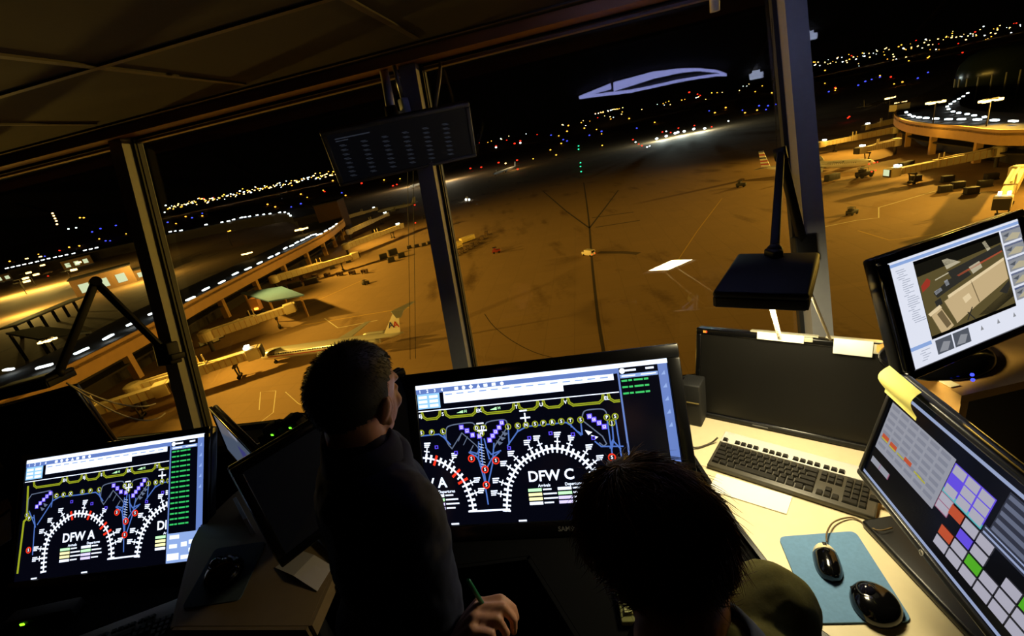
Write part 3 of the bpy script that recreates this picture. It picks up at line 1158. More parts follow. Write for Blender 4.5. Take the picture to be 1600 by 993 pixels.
# ---- wide display hung from the ceiling
def strip_ui(ui):
    ui.rect(0, 0, 26, 10, glow('hang_base', (14, 16, 24), .2))
    ui.up()
    t_ = glow('hang_text', (70, 76, 90), .28)
    ui.rect(1.2, .9, 7.6, 1.15, t_)
    ui.rect(1.2, 1.4, 3.5, 1.6, t_)
    for c in range(6):
        for r in range(8):
            x, y = 1.6 + 3.9 * c, 2.3 - .0 * c + .92 * r
            ui.rect(x, y, x + 1.0, y + .14, t_)
            ui.rect(x + .25, y + .24, x + 1.3, y + .36, t_)


c6 = EYE + V((-.289, 2.051, .05))
t6, P6 = monitor('hanging_display', 'wide dark display hanging from the ceiling on a steel pole', 'display', c6, rad(9.6), rad(-23.9), .56, .20, (.02, .02, .018, .014), mat('hang_screen', (6, 6, 9), .22), strip_ui, 26, 10,
                 depth=.035, m_bez=mat('grey_bezel', (98, 102, 108), .4))
plate = onz(597, 97, CEIL)
pole_b = P6 @ V((-.01, .04, .10))
g = MB().use(M_steel, True)
g.cyl(plate, plate - V((0, 0, .012)), .062, seg=24)
g.build('ceiling_plate', t6, world=True)
g = MB().use(mat('pole_white', (205, 210, 225), .25), True)
g.tube([plate - V((0, 0, .01)), pole_b + V((0, 0, .03))], .019, 16)
g.build('pole', t6, world=True)
g = MB().use(M_black, True)
g.tube([pole_b + V((0, 0, .045)), pole_b + V((0, .0, .0)), P6 @ V((-.01, .03, .04))], [.024, .03, .032], 12)
g.box(P6 @ V((-.01, .04, .02)), (.12, .02, .12), P6.to_3x3(), bevel=.004)
g.build('swivel_bracket', t6, world=True)
# white sensor housing behind the pole, and the thin conduit
sp = at(632, 165, (pole_b - EYE).dot(_f) + .1)
t = thing('ceiling_camera', 'small white camera behind the pole of the hanging display', 'camera', V((sp.x, sp.y, CEIL)))
g = MB().use(mat('camera_white', (190, 205, 235), .4), True)
g.box(sp, (.035, .05, .06), Matrix.Rotation(.5, 3, 'Z'), bevel=.008)
g.ball(sp + V((-.04, .0, -.045)), (.04, .045, .03), 14)
g.build('housing', t, world=True)
g = MB().use(M_gloss, True)
g.ball(sp + V((-.045, -.02, -.05)), .024, 12)
g.build('lens_dome', t, world=True)
g = MB().use(M_steel, True)
g.tube([sp + V((0, 0, .02)), V((sp.x, sp.y, CEIL))], .009, 10)
g.build('stem', t, world=True)
p = onz(690, 80, CEIL)
q = P6 @ V((.16, .0, .122))
t = thing('cable_conduit', 'thin grey conduit from the ceiling to the right end of the hanging display', 'conduit', V((p.x, p.y, CEIL)))
g = MB().use(mat('conduit_grey', (120, 112, 100), .5), True)
g.tube([p, p * .5 + q * .5 + V((.004, 0, 0)), q], .008, 10)
g.build('tube', t, world=True)
g = MB().use(M_steel, True)
g.cyl(p, p - V((0, 0, .008)), .02, seg=12)
g.build('collar', t, world=True)
p = at(1117, 18, 1.80)
g = MB().use(mat('pvc_white', (200, 192, 176), .5), True)
g.tube([p, V((p.x, p.y, CEIL))], [.0185, .0185], 16)
tag(g.build('ceiling_pipe'), 'short white pipe end hanging at the top edge above the right window', 'pipe')
# ------------------------------------------------------------------ task lamps
M_lamp = mat('lamp_black', (6, 6, 6), 0.6, spec=.25)
M_tube = glow('lamp_diffuser', (255, 238, 188), 80.0, sample=True)


def lamp(name, label, hood, elbow, clamp, hx, hy, hood_tail, lit):
    """hood: centre; hx, hy: half vectors across and along; hood_tail: where the arm meets the hood"""
    t = thing(name, label, 'lamp', V(clamp))
    hx, hy = V(hx), V(hy)
    nz = hx.cross(hy).normalized()
    if nz.z < 0:
        nz = -nz
    R = Matrix((hx.normalized(), nz.cross(hx.normalized()), nz)).transposed()
    g = MB().use(M_lamp)
    sx, sy = hx.length * 2, hy.length * 2
    g.box(hood + nz * .012, (sx, sy, .02), R, bevel=.009, seg=3)
    for (ox, oy, w, d) in ((0, sy / 2 - .006, sx - .01, .012), (0, -sy / 2 + .006, sx - .01, .012), (sx / 2 - .006, 0, .012, sy - .01), (-sx / 2 + .006, 0, .012, sy - .01)):
        g.box(hood + R @ V((ox, oy, -.008)), (w, d, .026), R, bevel=.003)
    g.build('hood', t, world=True)
    if lit:
        g = MB().use(M_tube)
        g.box(hood + R @ V((0, 0, -.006)), (sx * .82, sy * .80, .004), R)
    else:
        g = MB().use(mat('diffuser_off', (90, 88, 80), .4))
        g.box(hood + R @ V((0, 0, -.006)), (sx * .82, sy * .80, .004), R)
    g.build('diffuser', t, world=True)
    g = MB().use(M_lamp, True)
    g.ball(hood_tail, .022, 12)
    g.box(hood_tail * .5 + (hood_tail + (hood - hood_tail).normalized() * .04) * .5, (.03, .05, .03), None, bevel=.006)
    g.build('swivel', t, world=True)
    for a, b, nm in ((hood_tail, elbow, 'upper_arm'), (elbow, clamp, 'lower_arm')):
        g = MB().use(M_lamp)
        g.bar(a, b, .024, .03, bevel=.005)
        g.build(nm, t, world=True)
    g = MB().use(M_lamp, True)
    ax = (elbow - hood_tail).cross(clamp - elbow).normalized() if (elbow - hood_tail).cross(clamp - elbow).length > 1e-5 else V((1, 0, 0))
    g.cyl(elbow - ax * .02, elbow + ax * .02, .022, seg=16)
    g.build('elbow_joint', t, world=True)
    return t, R


# right lamp, lit, clamped to the post
HZ = ZC - .475
pBL, pBR, pTL, pTR = [onz(*p, HZ) for p in ((1128, 470), (1274, 472), (1140, 405), (1273, 406))]
hc = (pBL + pBR + pTL + pTR) / 4
hx = ((pBR - pBL) + (pTR - pTL)) / 4
hy = ((pTL - pBL) + (pTR - pBR)) / 4
hx_ = hx.normalized()
hy = hy - hx_ * hy.dot(hx_)
cl_R = onwin(1256, 388, .10)
eb_R = at(1220, 240, 1.62)
tail_R = hc + hy * .92 + hx * -.05 + V((0, 0, .03))
tR, RR = lamp('desk_lamp', 'lit black task lamp hanging above the dark monitor, clamped to the right post', hc, eb_R, cl_R, hx, hy, tail_R, True)
g = MB().use(M_lamp)
Rw = Matrix((HD, -NW, -DN)).transposed()
g.box(cl_R, (.075, .05, .10), Rw, bevel=.006)
g.box(cl_R + NW * -.02 + DN * .04, (.10, .06, .03), Rw, bevel=.004)
g.build('post_clamp', tR, world=True)
# left lamp, unlit
cl_L = onwin(262, 552, .12)
eb_L = at(149, 440, 2.12)
tl_L = at(92, 582, 1.98)
h2 = at(-6, 607, 1.92)
hcL = (tl_L + h2) / 2 + V((0, 0, -.02))
tL, RL = lamp('desk_lamp', 'unlit black task lamp with its arm folded into a peak at the left window', hcL, eb_L, cl_L, (h2 - tl_L) * .52, V((.02, -.10, .015)), tl_L, False)
g = MB().use(M_lamp)
g.box(cl_L, (.08, .07, .11), Rw, bevel=.006)
g.box(cl_L + DN * .02 + HD * .03, (.06, .08, .03), Rw, bevel=.004)
g.build('post_clamp', tL, world=True)
# cords
M_cordw = mat('cord_white', (215, 205, 180), .5)


def sag(a, b, d, n=12):
    return [a.lerp(b, i / n) + V((0, 0, -4 * d * (i / n) * (1 - i / n))) for i in range(n + 1)]


t = thing('lamp_cord', 'two pale cords drooping from the unlit left lamp to the window sill', 'cord', at(240, 655, 2.2))
for k, (e, dd) in enumerate((((243, 630), .06), ((258, 645), .11))):
    g = MB().use(M_cordw, True)
    g.tube(sag(at(104, 598, 1.98), onwin(*e, .03), dd), .0035, 6)
    g.build('cord', t, world=True)
a, b = hc - hy * .96 + hx * .0, at(1219, 530, 1.46)
pts = []
for i in range(241):
    f = i / 240
    p = (hc + hy * -.55 + hx * .14 + V((0, 0, -.02))).lerp(b, f)
    an = f * 26 * 2 * PI
    pts.append(p + HD * (.0055 * math.cos(an)) + NH * (.0055 * math.sin(an)))
g = MB().use(M_cordw, True)
g.tube(pts, .0016, 6)
tag(g.build('coiled_cord'), 'white coiled cord hanging below the lit lamp', 'cord')
g = MB().use(M_cordw, True)
g.tube(sag(hc + hx * .95 - hy * .5, at(1297, 530, 1.42), .0, 6), .004, 6)
tag(g.build('lamp_cord'), 'straight pale cord slanting from the lit lamp to the wide white tag', 'cord')

# bead chains of the window shades
M_bead = mat('bead', (30, 26, 20), .4)
for nm, lab, top, bot, loop in (('bead_chain', 'bead chain loop hanging left of the middle window post', (646, 300), (641, 560), True), ('bead_chain', 'bead chain hanging beside the right window post above the lamp', (1206, 30), (1214, 236), False)):
    P_, Q_ = onwin(*top, .05), onwin(*bot, .05)
    if loop:
        P_ = onwin(636, 200, .05)
    t = thing(nm, lab, 'chain', P_)
    for s in ((0, 1) if loop else (0,)):
        g = MB().use(M_bead)
        off = HD * (.027 * s)
        n = int((Q_ - P_).length / .0075)
        pts = [P_.lerp(Q_, i / n) + off for i in range(n + 1)]
        for p in pts:
            g.ball(p, .0023, 6)
        g.tube([pts[0], pts[-1]], .0008, 4)
        g.build('strand', t, world=True)

# ------------------------------------------------------------------ keyboards
M_kb = mat('keyboard_black', (66, 62, 52), .4)
M_kbs = mat('keyboard_silver', (205, 203, 195), .35)
M_key = mat('key_black', (40, 38, 34), .26)
ROWS = [
    (5.1, [(0, 1), (2, 1), (3, 1), (4, 1), (5, 1), (6.5, 1), (7.5, 1), (8.5, 1), (9.5, 1), (11, 1), (12, 1), (13, 1), (14, 1), (15.25, 1), (16.25, 1), (17.25, 1)]),
    (3.7, [(i, 1) for i in range(13)] + [(13, 2), (15.25, 1), (16.25, 1), (17.25, 1), (18.5, 1), (19.5, 1), (20.5, 1), (21.5, 1)]),
    (2.7, [(0, 1.5)] + [(1.5 + i, 1) for i in range(12)] + [(13.5, 1.5), (15.25, 1), (16.25, 1), (17.25, 1), (18.5, 1), (19.5, 1), (20.5, 1)]),
    (1.7, [(0, 1.75)] + [(1.75 + i, 1) for i in range(11)] + [(12.75, 2.25), (18.5, 1), (19.5, 1), (20.5, 1), (21.5, 2.0)]),
    (.7, [(0, 2.25)] + [(2.25 + i, 1) for i in range(10)] + [(12.25, 2.75), (16.25, 1), (18.5, 1), (19.5, 1), (20.5, 1)]),
    (-.3, [(0, 1.25), (1.25, 1.25), (2.5, 1.25), (3.75, 6.25), (10, 1.25), (11.25, 1.25), (12.5, 1.25), (13.75, 1.25), (15.25, 1), (16.25, 1), (17.25, 1), (18.5, 2), (20.5, 1)]),
]


def keyboard(label, M, mk, body, top, w=.455, d=.178, cols=99):
    t = thing('keyboard', label, 'keyboard', M)
    g = MB().use(body)
    g.T = M @ Matrix.Rotation(rad(4), 4, 'X')
    g.box((0, 0, .012), (w, d, .018), bevel=.004)
    g.build('case', t, world=True)
    if top is not None:
        g = MB().use(top)
        g.T = M @ Matrix.Rotation(rad(4), 4, 'X')
        g.box((0, d / 2 - .030, .0225), (w - .004, .056, .006), bevel=.0025)
        g.build('silver_strip', t, world=True)
    g = MB().use(mk)
    g.T = M @ Matrix.Rotation(rad(4), 4, 'X')
    u = .0193
    x0, y0 = -w / 2 + .009, -d / 2 + .022
    for y, keys in ROWS:
        for x, kw in keys:
            if x + kw > cols:
                continue
            cx, cy, cz = x0 + (x + kw / 2) * u, y0 + (y + .5) * u, .021
            hw, hh = kw * u / 2 - .0012, u / 2 - .0012
            if y == 5.1:
                hh = u / 2 - .003
                cz = .0245
            s = .0022
            g.hexa([(cx - hw, cy - hh, cz), (cx + hw, cy - hh, cz), (cx + hw, cy + hh, cz), (cx - hw, cy + hh, cz),
                    (cx - hw + s, cy - hh + s, cz + .0085), (cx + hw - s, cy - hh + s, cz + .0085), (cx + hw - s, cy + hh - s * .6, cz + .0085), (cx - hw + s, cy + hh - s * .6, cz + .0085)])
    g.build('keys', t, world=True)
    return t


kfl, kfr = onz(1104, 730, DESK + .006), onz(1367, 815, DESK + .006)
kx = (kfr - kfl).normalized()
ky = V((-kx.y, kx.x, 0))
kc = (kfl + kfr) / 2 + ky * .092
keyboard('black keyboard with silver top strip on the cream desk', frame(V((kc.x, kc.y, DESK + .005)), kx, ky), M_key, M_kb, M_kbs, (kfr - kfl).length)
k2 = onz(979, 966, DESK - .015)
keyboard('keyboard on the dark centre desk under the messy-haired person', frame(V((.215, .815, DESK - .0125)), V((.98, -.16, 0)), V((.16, .98, 0))), mat('key_beige', (150, 150, 96), .6), mat('keyboard_beige', (120, 122, 70), .6), None, .20, .15, 8)
keyboard('dim keyboard in front of the lower left display', frame(V((-1.56, 1.14, .585 + .003)), V((.97, .22, 0)), V((-.22, .97, 0))), mat('key_dim', (26, 34, 28), .4), M_kb, None)
g = MB().use(mat('cable_dark', (60, 52, 36), .5), True)
k0 = kc - kx * .235 + ky * .05
g.tube(smooth_path([tuple(k0 + V((0, 0, .02 - (DESK + .01 - DESK) * 0))), tuple(onz(1110, 692, DESK + .008)), tuple(onz(1086, 699, DESK + .008)), tuple(onz(1066, 690, DESK + .008))], 4), .003, 6)
tag(g.build('keyboard_cable'), 'black cable leaving the left end of the silver-topped keyboard', 'cable')

# paper strip before the keyboard
pp = [onz(*p, DESK) for p in ((1120, 741), (1238, 777), (1229, 804), (1107, 766))]
g = MB().use(M_paper)
g.prism([(p.x, p.y) for p in pp], DESK + .0006, DESK + .0042)
tag(g.build('paper_pad'), 'white strip of paper in front of the silver-topped keyboard', 'paper')

# mouse pads, mouse, trackballs


def rounded(poly, r, n=5):
    out = []
    k = len(poly)
    for i in range(k):
        p0, p, p1 = V(poly[i - 1]), V(poly[i]), V(poly[(i + 1) % k])
        a, b = (p0 - p), (p1 - p)
        a = a.normalized() * min(r, a.length * .45)
        b = b.normalized() * min(r, b.length * .45)
        for j in range(n + 1):
            f = j / n
            out.append(tuple((p + a) * (1 - f) ** 2 + p * 2 * f * (1 - f) + (p + b) * f ** 2))
    return out


pd = [onz(*p, DESK) for p in ((1216, 840), (1336, 831), (1426, 972), (1272, 975))]
g = MB().use(mat('pad_blue', (96, 136, 178), .85, noise=.07, nscale=120, bump=.1))
g.prism(rounded([(p.x, p.y) for p in pd], .018), DESK + .0012, DESK + .005)
g.use(mat('pad_rubber', (14, 18, 22), .8))
g.prism(rounded([(p.x, p.y) for p in pd], .018), DESK + .0002, DESK + .0012)
tag(g.build('mouse_pad'), 'blue mouse pad on the cream desk carrying two pointing devices', 'mouse pad')
pl = [onz(*p, DESK) for p in ((344, 856), (416, 850), (372, 932), (286, 952))]
pl = [onz(*p, DESK) for p in ((337, 858), (417, 846), (375, 938), (284, 952))]
g = MB().use(mat('pad_grey', (78, 90, 98), .85, noise=.06, nscale=120))
g.prism(rounded([(p.x, p.y) for p in pl], .018), DESK + .0002, DESK + .004)
tag(g.build('mouse_pad'), 'grey mouse pad on the tan desk at the left', 'mouse pad')


def mouse(label, c, yaw):
    M = yawM(c, yaw)
    t = thing('computer_mouse', label, 'mouse', M)

    def shell(m, y0, y1, nm, k=1.0):
        g = MB().use(m, True)
        g.T = M
        rings = []
        for i in range(13):
            f = y0 + (y1 - y0) * i / 12
            w = .029 * math.sqrt(max(0, 1 - abs(f * 2 - 1) ** 2.6)) * (1.0 + .12 * (f < .5) * (.5 - f)) * k + .0004
            h = .034 * math.sqrt(max(0, 1 - abs((f - .44) / .56) ** 2.4)) * k + .0006
            y = (f - .5) * .112
            rings.append([V((w * math.cos(a) * (1 if True else 1), y, max(0, h * math.sin(a)))) for a in [PI * j / 10 for j in range(11)]] + [V((-w * .9, y, 0)), V((w * .9, y, 0))])
        g.rings(rings)
        return g.build(nm, t, world=True)
    shell(M_gloss, .0, .70, 'rear_shell')
    shell(mat('mouse_silver', (214, 204, 168), .3), .705, 1.0, 'front_buttons', 1.0)
    g = MB().use(M_gask, True)
    g.T = M
    g.cyl((-.004, .036, .0235), (.004, .036, .0235), .0075, seg=14)
    g.build('scroll_wheel', t, world=True)
    return t


mf, mr = onz(1285, 850, DESK + .01), onz(1301, 908, DESK + .01)
md = mf - mr
mouse('black and silver mouse on the blue pad', V(((mf + mr) / 2).xy.to_3d()) + V((0, 0, DESK + .005)), math.atan2(md.y, md.x) - PI / 2)
g = MB().use(mat('cable_tan', (96, 78, 48), .5), True)
g.tube(smooth_path([tuple(onz(*p, z)) for p, z in (((1292, 846), DESK + .022), ((1292, 832), DESK + .02), ((1303, 815), DESK + .012), ((1330, 808), DESK + .006), ((1352, 818), DESK + .006), ((1372, 828), DESK + .03), ((1394, 824), DESK + .03))], 5), .0022, 6)
tag(g.build('mouse_cable'), 'thin looping cable of the black and silver mouse', 'cable')


def trackball(label, c, yaw, s=1.0):
    M = yawM(c, yaw)
    t = thing('trackball', label, 'mouse', M)
    g = MB().use(M_gloss, True)
    g.T = M
    rings = []
    n = 28
    for i, (k, z) in enumerate(((1.0, 0), (1.03, .006), (1.0, .016), (.93, .026), (.80, .035), (.62, .041), (.40, .045), (.15, .0465))):
        rings.append([V((s * .056 * k * math.cos(2 * PI * j / n) * (1 + .08 * math.cos(2 * PI * j / n)), s * .062 * k * math.sin(2 * PI * j / n), s * z)) for j in range(n)])
    g.rings(rings)
    g.build('housing', t, world=True)
    g = MB().use(mat('ball_dark', (20, 20, 32), .05), True)
    g.T = M
    g.ball((-.012 * s, .016 * s, .036 * s), .021 * s, 20)
    g.build('ball', t, world=True)
    g = MB().use(M_blackm, True)
    g.T = M
    g.tube([(-.012 * s + .0235 * s * math.cos(2 * PI * j / 24), .016 * s + .0235 * s * math.sin(2 * PI * j / 24), .0435 * s) for j in range(25)], .002 * s, 6)
    g.build('ball_ring', t, world=True)
    for sg in (-1, 1):
        g = MB().use(M_black)
        g.T = M
        g.box((sg * .038 * s, .022 * s, .0265 * s), (.016 * s, .03 * s, .004 * s), Matrix.Rotation(sg * rad(38), 3, 'Y'), bevel=.0018 * s)
        g.build('button', t, world=True)
    return t


p = onz(1366, 940, DESK + .02)
trackball('round black trackball at the lower corner of the blue pad', V((p.x, p.y, DESK + .005)), rad(-20), .84)
p = onz(347, 893, DESK + .02)
trackball('round black trackball on the grey pad in the dark', V((p.x, p.y, DESK + .004)), rad(10), 1.05)

# papers
q = [onz(*p_, DESK) for p_ in ((430, 887), (469, 860), (520, 885), (496, 924))]
t = thing('folded_card', 'creased white card lying at the edge of the tan desk beside the standing person', 'card', V((q[0].x, q[0].y, DESK)))
g = MB().use(mat('card_white', (214, 200, 180), .8))
ma, mb_ = (q[0] + q[3]) / 2, (q[1] + q[2]) / 2
z1, z2 = V((0, 0, .002)), V((0, 0, .016))
for (A, B, C_, D_) in ((q[0], ma, mb_, q[1]), (ma, q[3], q[2], mb_)):
    h = [z1, z2, z2, z1] if A is q[0] else [z2, z1, z1, z2]
    b4 = [A + h[0], B + h[1], C_ + h[2], D_ + h[3]]
    g.hexa(b4 + [v_ + V((0, 0, .0012)) for v_ in b4])
g.build('sheet', t, world=True)
a, b = onz(366, 783, DESK + .06), onz(388, 826, DESK + .03)
t = thing('paper_stack', 'thin stack of white papers leaning on the black monitor at the tan desk', 'paper', V((b.x, b.y, DESK)))
g = MB().use(M_paper)
dd = V(((b - a).x, (b - a).y, 0)).normalized()
for k in range(5):
    o = V((-dd.y, dd.x, 0)) * (.0026 * k)
    A = V((a.x, a.y, 0)) + o
    B = V((b.x, b.y, 0)) + o
    g.hexa([A + V((0, 0, DESK)), B + V((0, 0, DESK)), B + V((0, 0, DESK)) + o.normalized() * .0015 if k else B + V((0, 0, DESK)) + V((-dd.y, dd.x, 0)) * .0015, A + V((0, 0, DESK)) + V((-dd.y, dd.x, 0)) * .0015,
            A + V((0, 0, DESK + .075)), B + V((0, 0, DESK + .075)), B + V((0, 0, DESK + .075)) + V((-dd.y, dd.x, 0)) * .0015, A + V((0, 0, DESK + .075)) + V((-dd.y, dd.x, 0)) * .0015])
g.build('sheets', t, world=True)
pz = .585
for k, (quad, lab) in enumerate(((((-30, 830), (16, 793), (18, 842), (-30, 872)), 'white sheet at the far left edge beside the lower left display'),
                                 (((-30, 800), (12, 778), (20, 796), (-30, 830)), 'tan sheet at the far left edge, above the white one'))):
    q = [onz(*p_, pz) for p_ in quad]
    g = MB().use(M_paper if k == 0 else mat('manila', (205, 175, 110), .8))
    g.prism([(p_.x, p_.y) for p_ in q], pz + .0005 + .0 * k, pz + .003)
    tag(g.build('paper_sheet'), lab, 'paper')

# network boxes on the left desk, by the window
bx = at(424, 672, 1.78)
for k, (px, py, lab) in enumerate(((424, 677, 'left one of two small black network boxes with a green light, by the window'), (452, 666, 'right one of two small black network boxes with a green light, by the window'))):
    p = at(px, py - 2, 1.80 + .0 * k)
    M = Matrix.Translation(p) @ Matrix.Rotation(rad(-20), 4, 'Z')
    t = thing('network_box', lab, 'network box', M)
    g = MB().use(M_blackm)
    g.T = M
    g.box((0, .03, -.005), (.085, .07, .042), bevel=.004)
    g.build('housing', t, world=True)
    g = MB().use(glow('led_green2', (110, 255, 40), 2.5))
    g.T = M
    g.box((.006, -.0065, -.008), (.011, .002, .006))
    g.build('indicator_light', t, world=True)
    g = MB().use(M_black, True)
    g.T = M
    g.tube([(0.0, .03, .015), (.01, .03, .035), (.035, .03, .04), (.05, .035, .022), (.055, .04, 0)], .0025, 6)
    g.build('cable', t, world=True)
p = at(437, 680, 1.84)
t = thing('equipment_shelf', 'black equipment shelf under the two small network boxes', 'shelf', V((p.x, p.y, DESK)))
g = MB().use(M_blackm)
zt = at(424, 675, 1.80).z - .027
Rm = Matrix.Rotation(rad(-20), 3, 'Z')
p0 = at(438, 675, 1.80)
g.box((p0.x + .01, p0.y + .04, (zt + DESK) / 2), (.24, .10, zt - DESK), Rm, bevel=.004)
g.build('body', t, world=True)
g = MB().use(M_black)
for k in range(5):
    g.box(V((p0.x + .01, p0.y + .04, 0)) + Rm @ V((0, -.051, 0)) + V((0, 0, DESK + .03 + .026 * k)), (.20, .004, .01), Rm)
g.build('vent_slats', t, world=True)

p = onz(37, 978, .585 + .012)
t = thing('power_strip', 'black power strip with a green light under the lower left display', 'power strip', V((p.x, p.y, .585)))
g = MB().use(M_blackm)
g.box((p.x + .06, p.y + .03, .585 + .0205), (.26, .056, .04), bevel=.006)
g.build('housing', t, world=True)
g = MB().use(glow('led_green3', (140, 255, 30), 2.5))
g.box((p.x, p.y, .585 + .022), (.014, .004, .008))
g.build('switch_light', t, world=True)

# telephone by the big display
p = onz(1079, 650, DESK)
M = yawM(at(1080, 640, 1.72), rad(-40))
M.translation.z = DESK
t = thing('speaker_box', 'small black desk speaker between the centre display and the dark monitor', 'speaker', M)
g = MB().use(M_blackm)
g.T = M
g.box((0, .04, .09), (.07, .08, .18), bevel=.006)
g.build('cabinet', t, world=True)
g = MB().use(mat('speaker_edge', (120, 105, 60), .5))
g.T = M
g.box((0, -.0015, .105), (.06, .004, .004))
g.build('trim_strip', t, world=True)

# wooden riser under the webcam monitor
cz = ZC - .76
corner = onz(1504, 615.5, cz)
M_wood = mat('riser_wood', (196, 150, 78), .5, noise=.12, nscale=14)
M_wood_shade = mat('riser_front', (44, 33, 24), .6, noise=.1, nscale=20)  # shade on the front face put into a darker wood colour
t = thing('wooden_riser', 'wooden riser box carrying the webcam monitor', 'riser', V((corner.x, corner.y, DESK)))
fx = V((.995, .02, 0)).normalized()
fy = V((.10, .995, 0)).normalized()
g = MB().use(M_wood)


def pt(a, b, z):
    q_ = corner + fx * a + fy * b
    return V((q_.x, q_.y, z))


g.hexa([pt(-.006, -.004, cz - .022), pt(.7, -.004, cz - .022), pt(.7, .27, cz - .022), pt(-.006, .27, cz - .022), pt(-.006, -.004, cz), pt(.7, -.004, cz), pt(.7, .27, cz), pt(-.006, .27, cz)])
g.build('top_board', t, world=True)
for nm, a0, a1, b0, b1, m_ in (('side_panel', 0, .02, 0, .19, M_wood), ('side_panel', .67, .69, 0, .26, M_wood), ('front_panel', .02, .67, 0, .018, M_wood_shade), ('back_panel', .36, .67, .24, .255, M_wood_shade)):
    g = MB().use(m_)
    g.hexa([pt(a0, b0, DESK), pt(a1, b0, DESK), pt(a1, b1, DESK), pt(a0, b1, DESK), pt(a0, b0, cz - .022), pt(a1, b0, cz - .022), pt(a1, b1, cz - .022), pt(a0, b1, cz - .022)])
    g.build(nm, t, world=True)
q = [onz(*p_, cz) for p_ in ((1452, 588), (1478, 592), (1500, 603), (1486, 606))]
g = MB().use(mat('pale_card', (228, 214, 160), .8))
g.prism([(p_.x, p_.y) for p_ in q], cz + .0008, cz + .003)
tag(g.build('paper_slip'), 'small pale paper slip on the wooden riser under the webcam monitor', 'paper')

# glowing shapes added on the ceiling so their mirror image shows in the panes
M_crescent = glow('cove_light', (175, 180, 255), 8.0)


def reflect_at(px, py, z):
    d = ray(px, py)
    w_ = onwin(px, py)
    r = d - 2 * d.dot(NW) * NW
    return w_ + r * ((z - w_.z) / r.z)


zc = CEIL - .028
topL = [(905, 153), (930, 143), (955, 133), (959, 131.5), (1020, 115), (1060, 110), (1090, 109), (1120, 112), (1135, 117)]
botL = [(905, 154), (935, 149), (950, 147), (985, 143), (1020, 136), (1060, 127), (1090, 122), (1120, 118), (1136, 118)]
t = thing('ceiling_light', 'curved bluish ceiling light seen as a crescent mirrored in the middle window pane', 'ceiling light', reflect_at(1010, 130, CEIL))
g = MB().use(M_crescent)
up = V((0, 0, .012))
for L_, wd in ((topL, (1, 3, 6, 11, 8, 4, 1.6, 1.4, .6)), (botL, (.6, 1.5, 2, 1.6, 1.4, 1.2, 1, .8, .6))):
    for i in range(len(L_) - 1):
        if L_ is topL and i in (2,):
            continue
        A, B = reflect_at(*L_[i], zc), reflect_at(*L_[i + 1], zc)
        A2, B2 = reflect_at(L_[i][0], L_[i][1] + wd[i], zc), reflect_at(L_[i + 1][0], L_[i + 1][1] + wd[i + 1], zc)
        g.hexa([A, B, B2, A2, A + up, B + up, B2 + up, A2 + up])
g.build('light_strip', t, world=True)
g = MB().use(M_gask)
cc = [reflect_at(*p_, CEIL) for p_ in [(890, 154)] + [(x, y - 6) for x, y in topL] + [(1150, 120)] + [(x, y + 8) for x, y in reversed(botL)]]
g.prism([(p_.x, p_.y) for p_ in cc], CEIL - .016, CEIL - .002)
g.build('housing', t, world=True)
for px, py, lab in ((1183, 119, 'small white ceiling sensor mirrored left of the right window post'), (1267, 58, 'small white ceiling sensor mirrored right of the right window post')):
    t = thing('ceiling_sensor', lab, 'sensor', reflect_at(px, py, CEIL))
    g = MB().use(glow('sensor_glow', (190, 200, 235), 7.0))  # self-lit plate, added above the view for a white spot in the glass
    for quad in (((px - 12, py - 1), (px + 11, py - 5), (px + 10, py + 2), (px - 11, py + 6)), ((px - 7, py - 6), (px + 5, py - 8), (px + 6, py - 4), (px - 7, py - 2))):
        q = [reflect_at(*p_, zc) for p_ in quad]
        g.prism([(p_.x, p_.y) for p_ in q], zc, zc + .01)
    g.build('face', t, world=True)
    g = MB().use(M_gask)
    q = reflect_at(px, py, CEIL)
    g.box(q - V((0, 0, .009)), (.10, .08, .014), Matrix.Rotation(-.2, 3, 'Z'), bevel=.004)
    g.build('housing', t, world=True)
# ------------------------------------------------------------------ people


def skin_mat(name, rgb):
    m = mat(name, rgb, .5, noise=.06, nscale=40)
    b = m.node_tree.nodes['Principled BSDF']
    b.inputs['Subsurface Weight'].default_value = .08
    b.inputs['Subsurface Radius'].default_value = (.012, .005, .003)
    return m


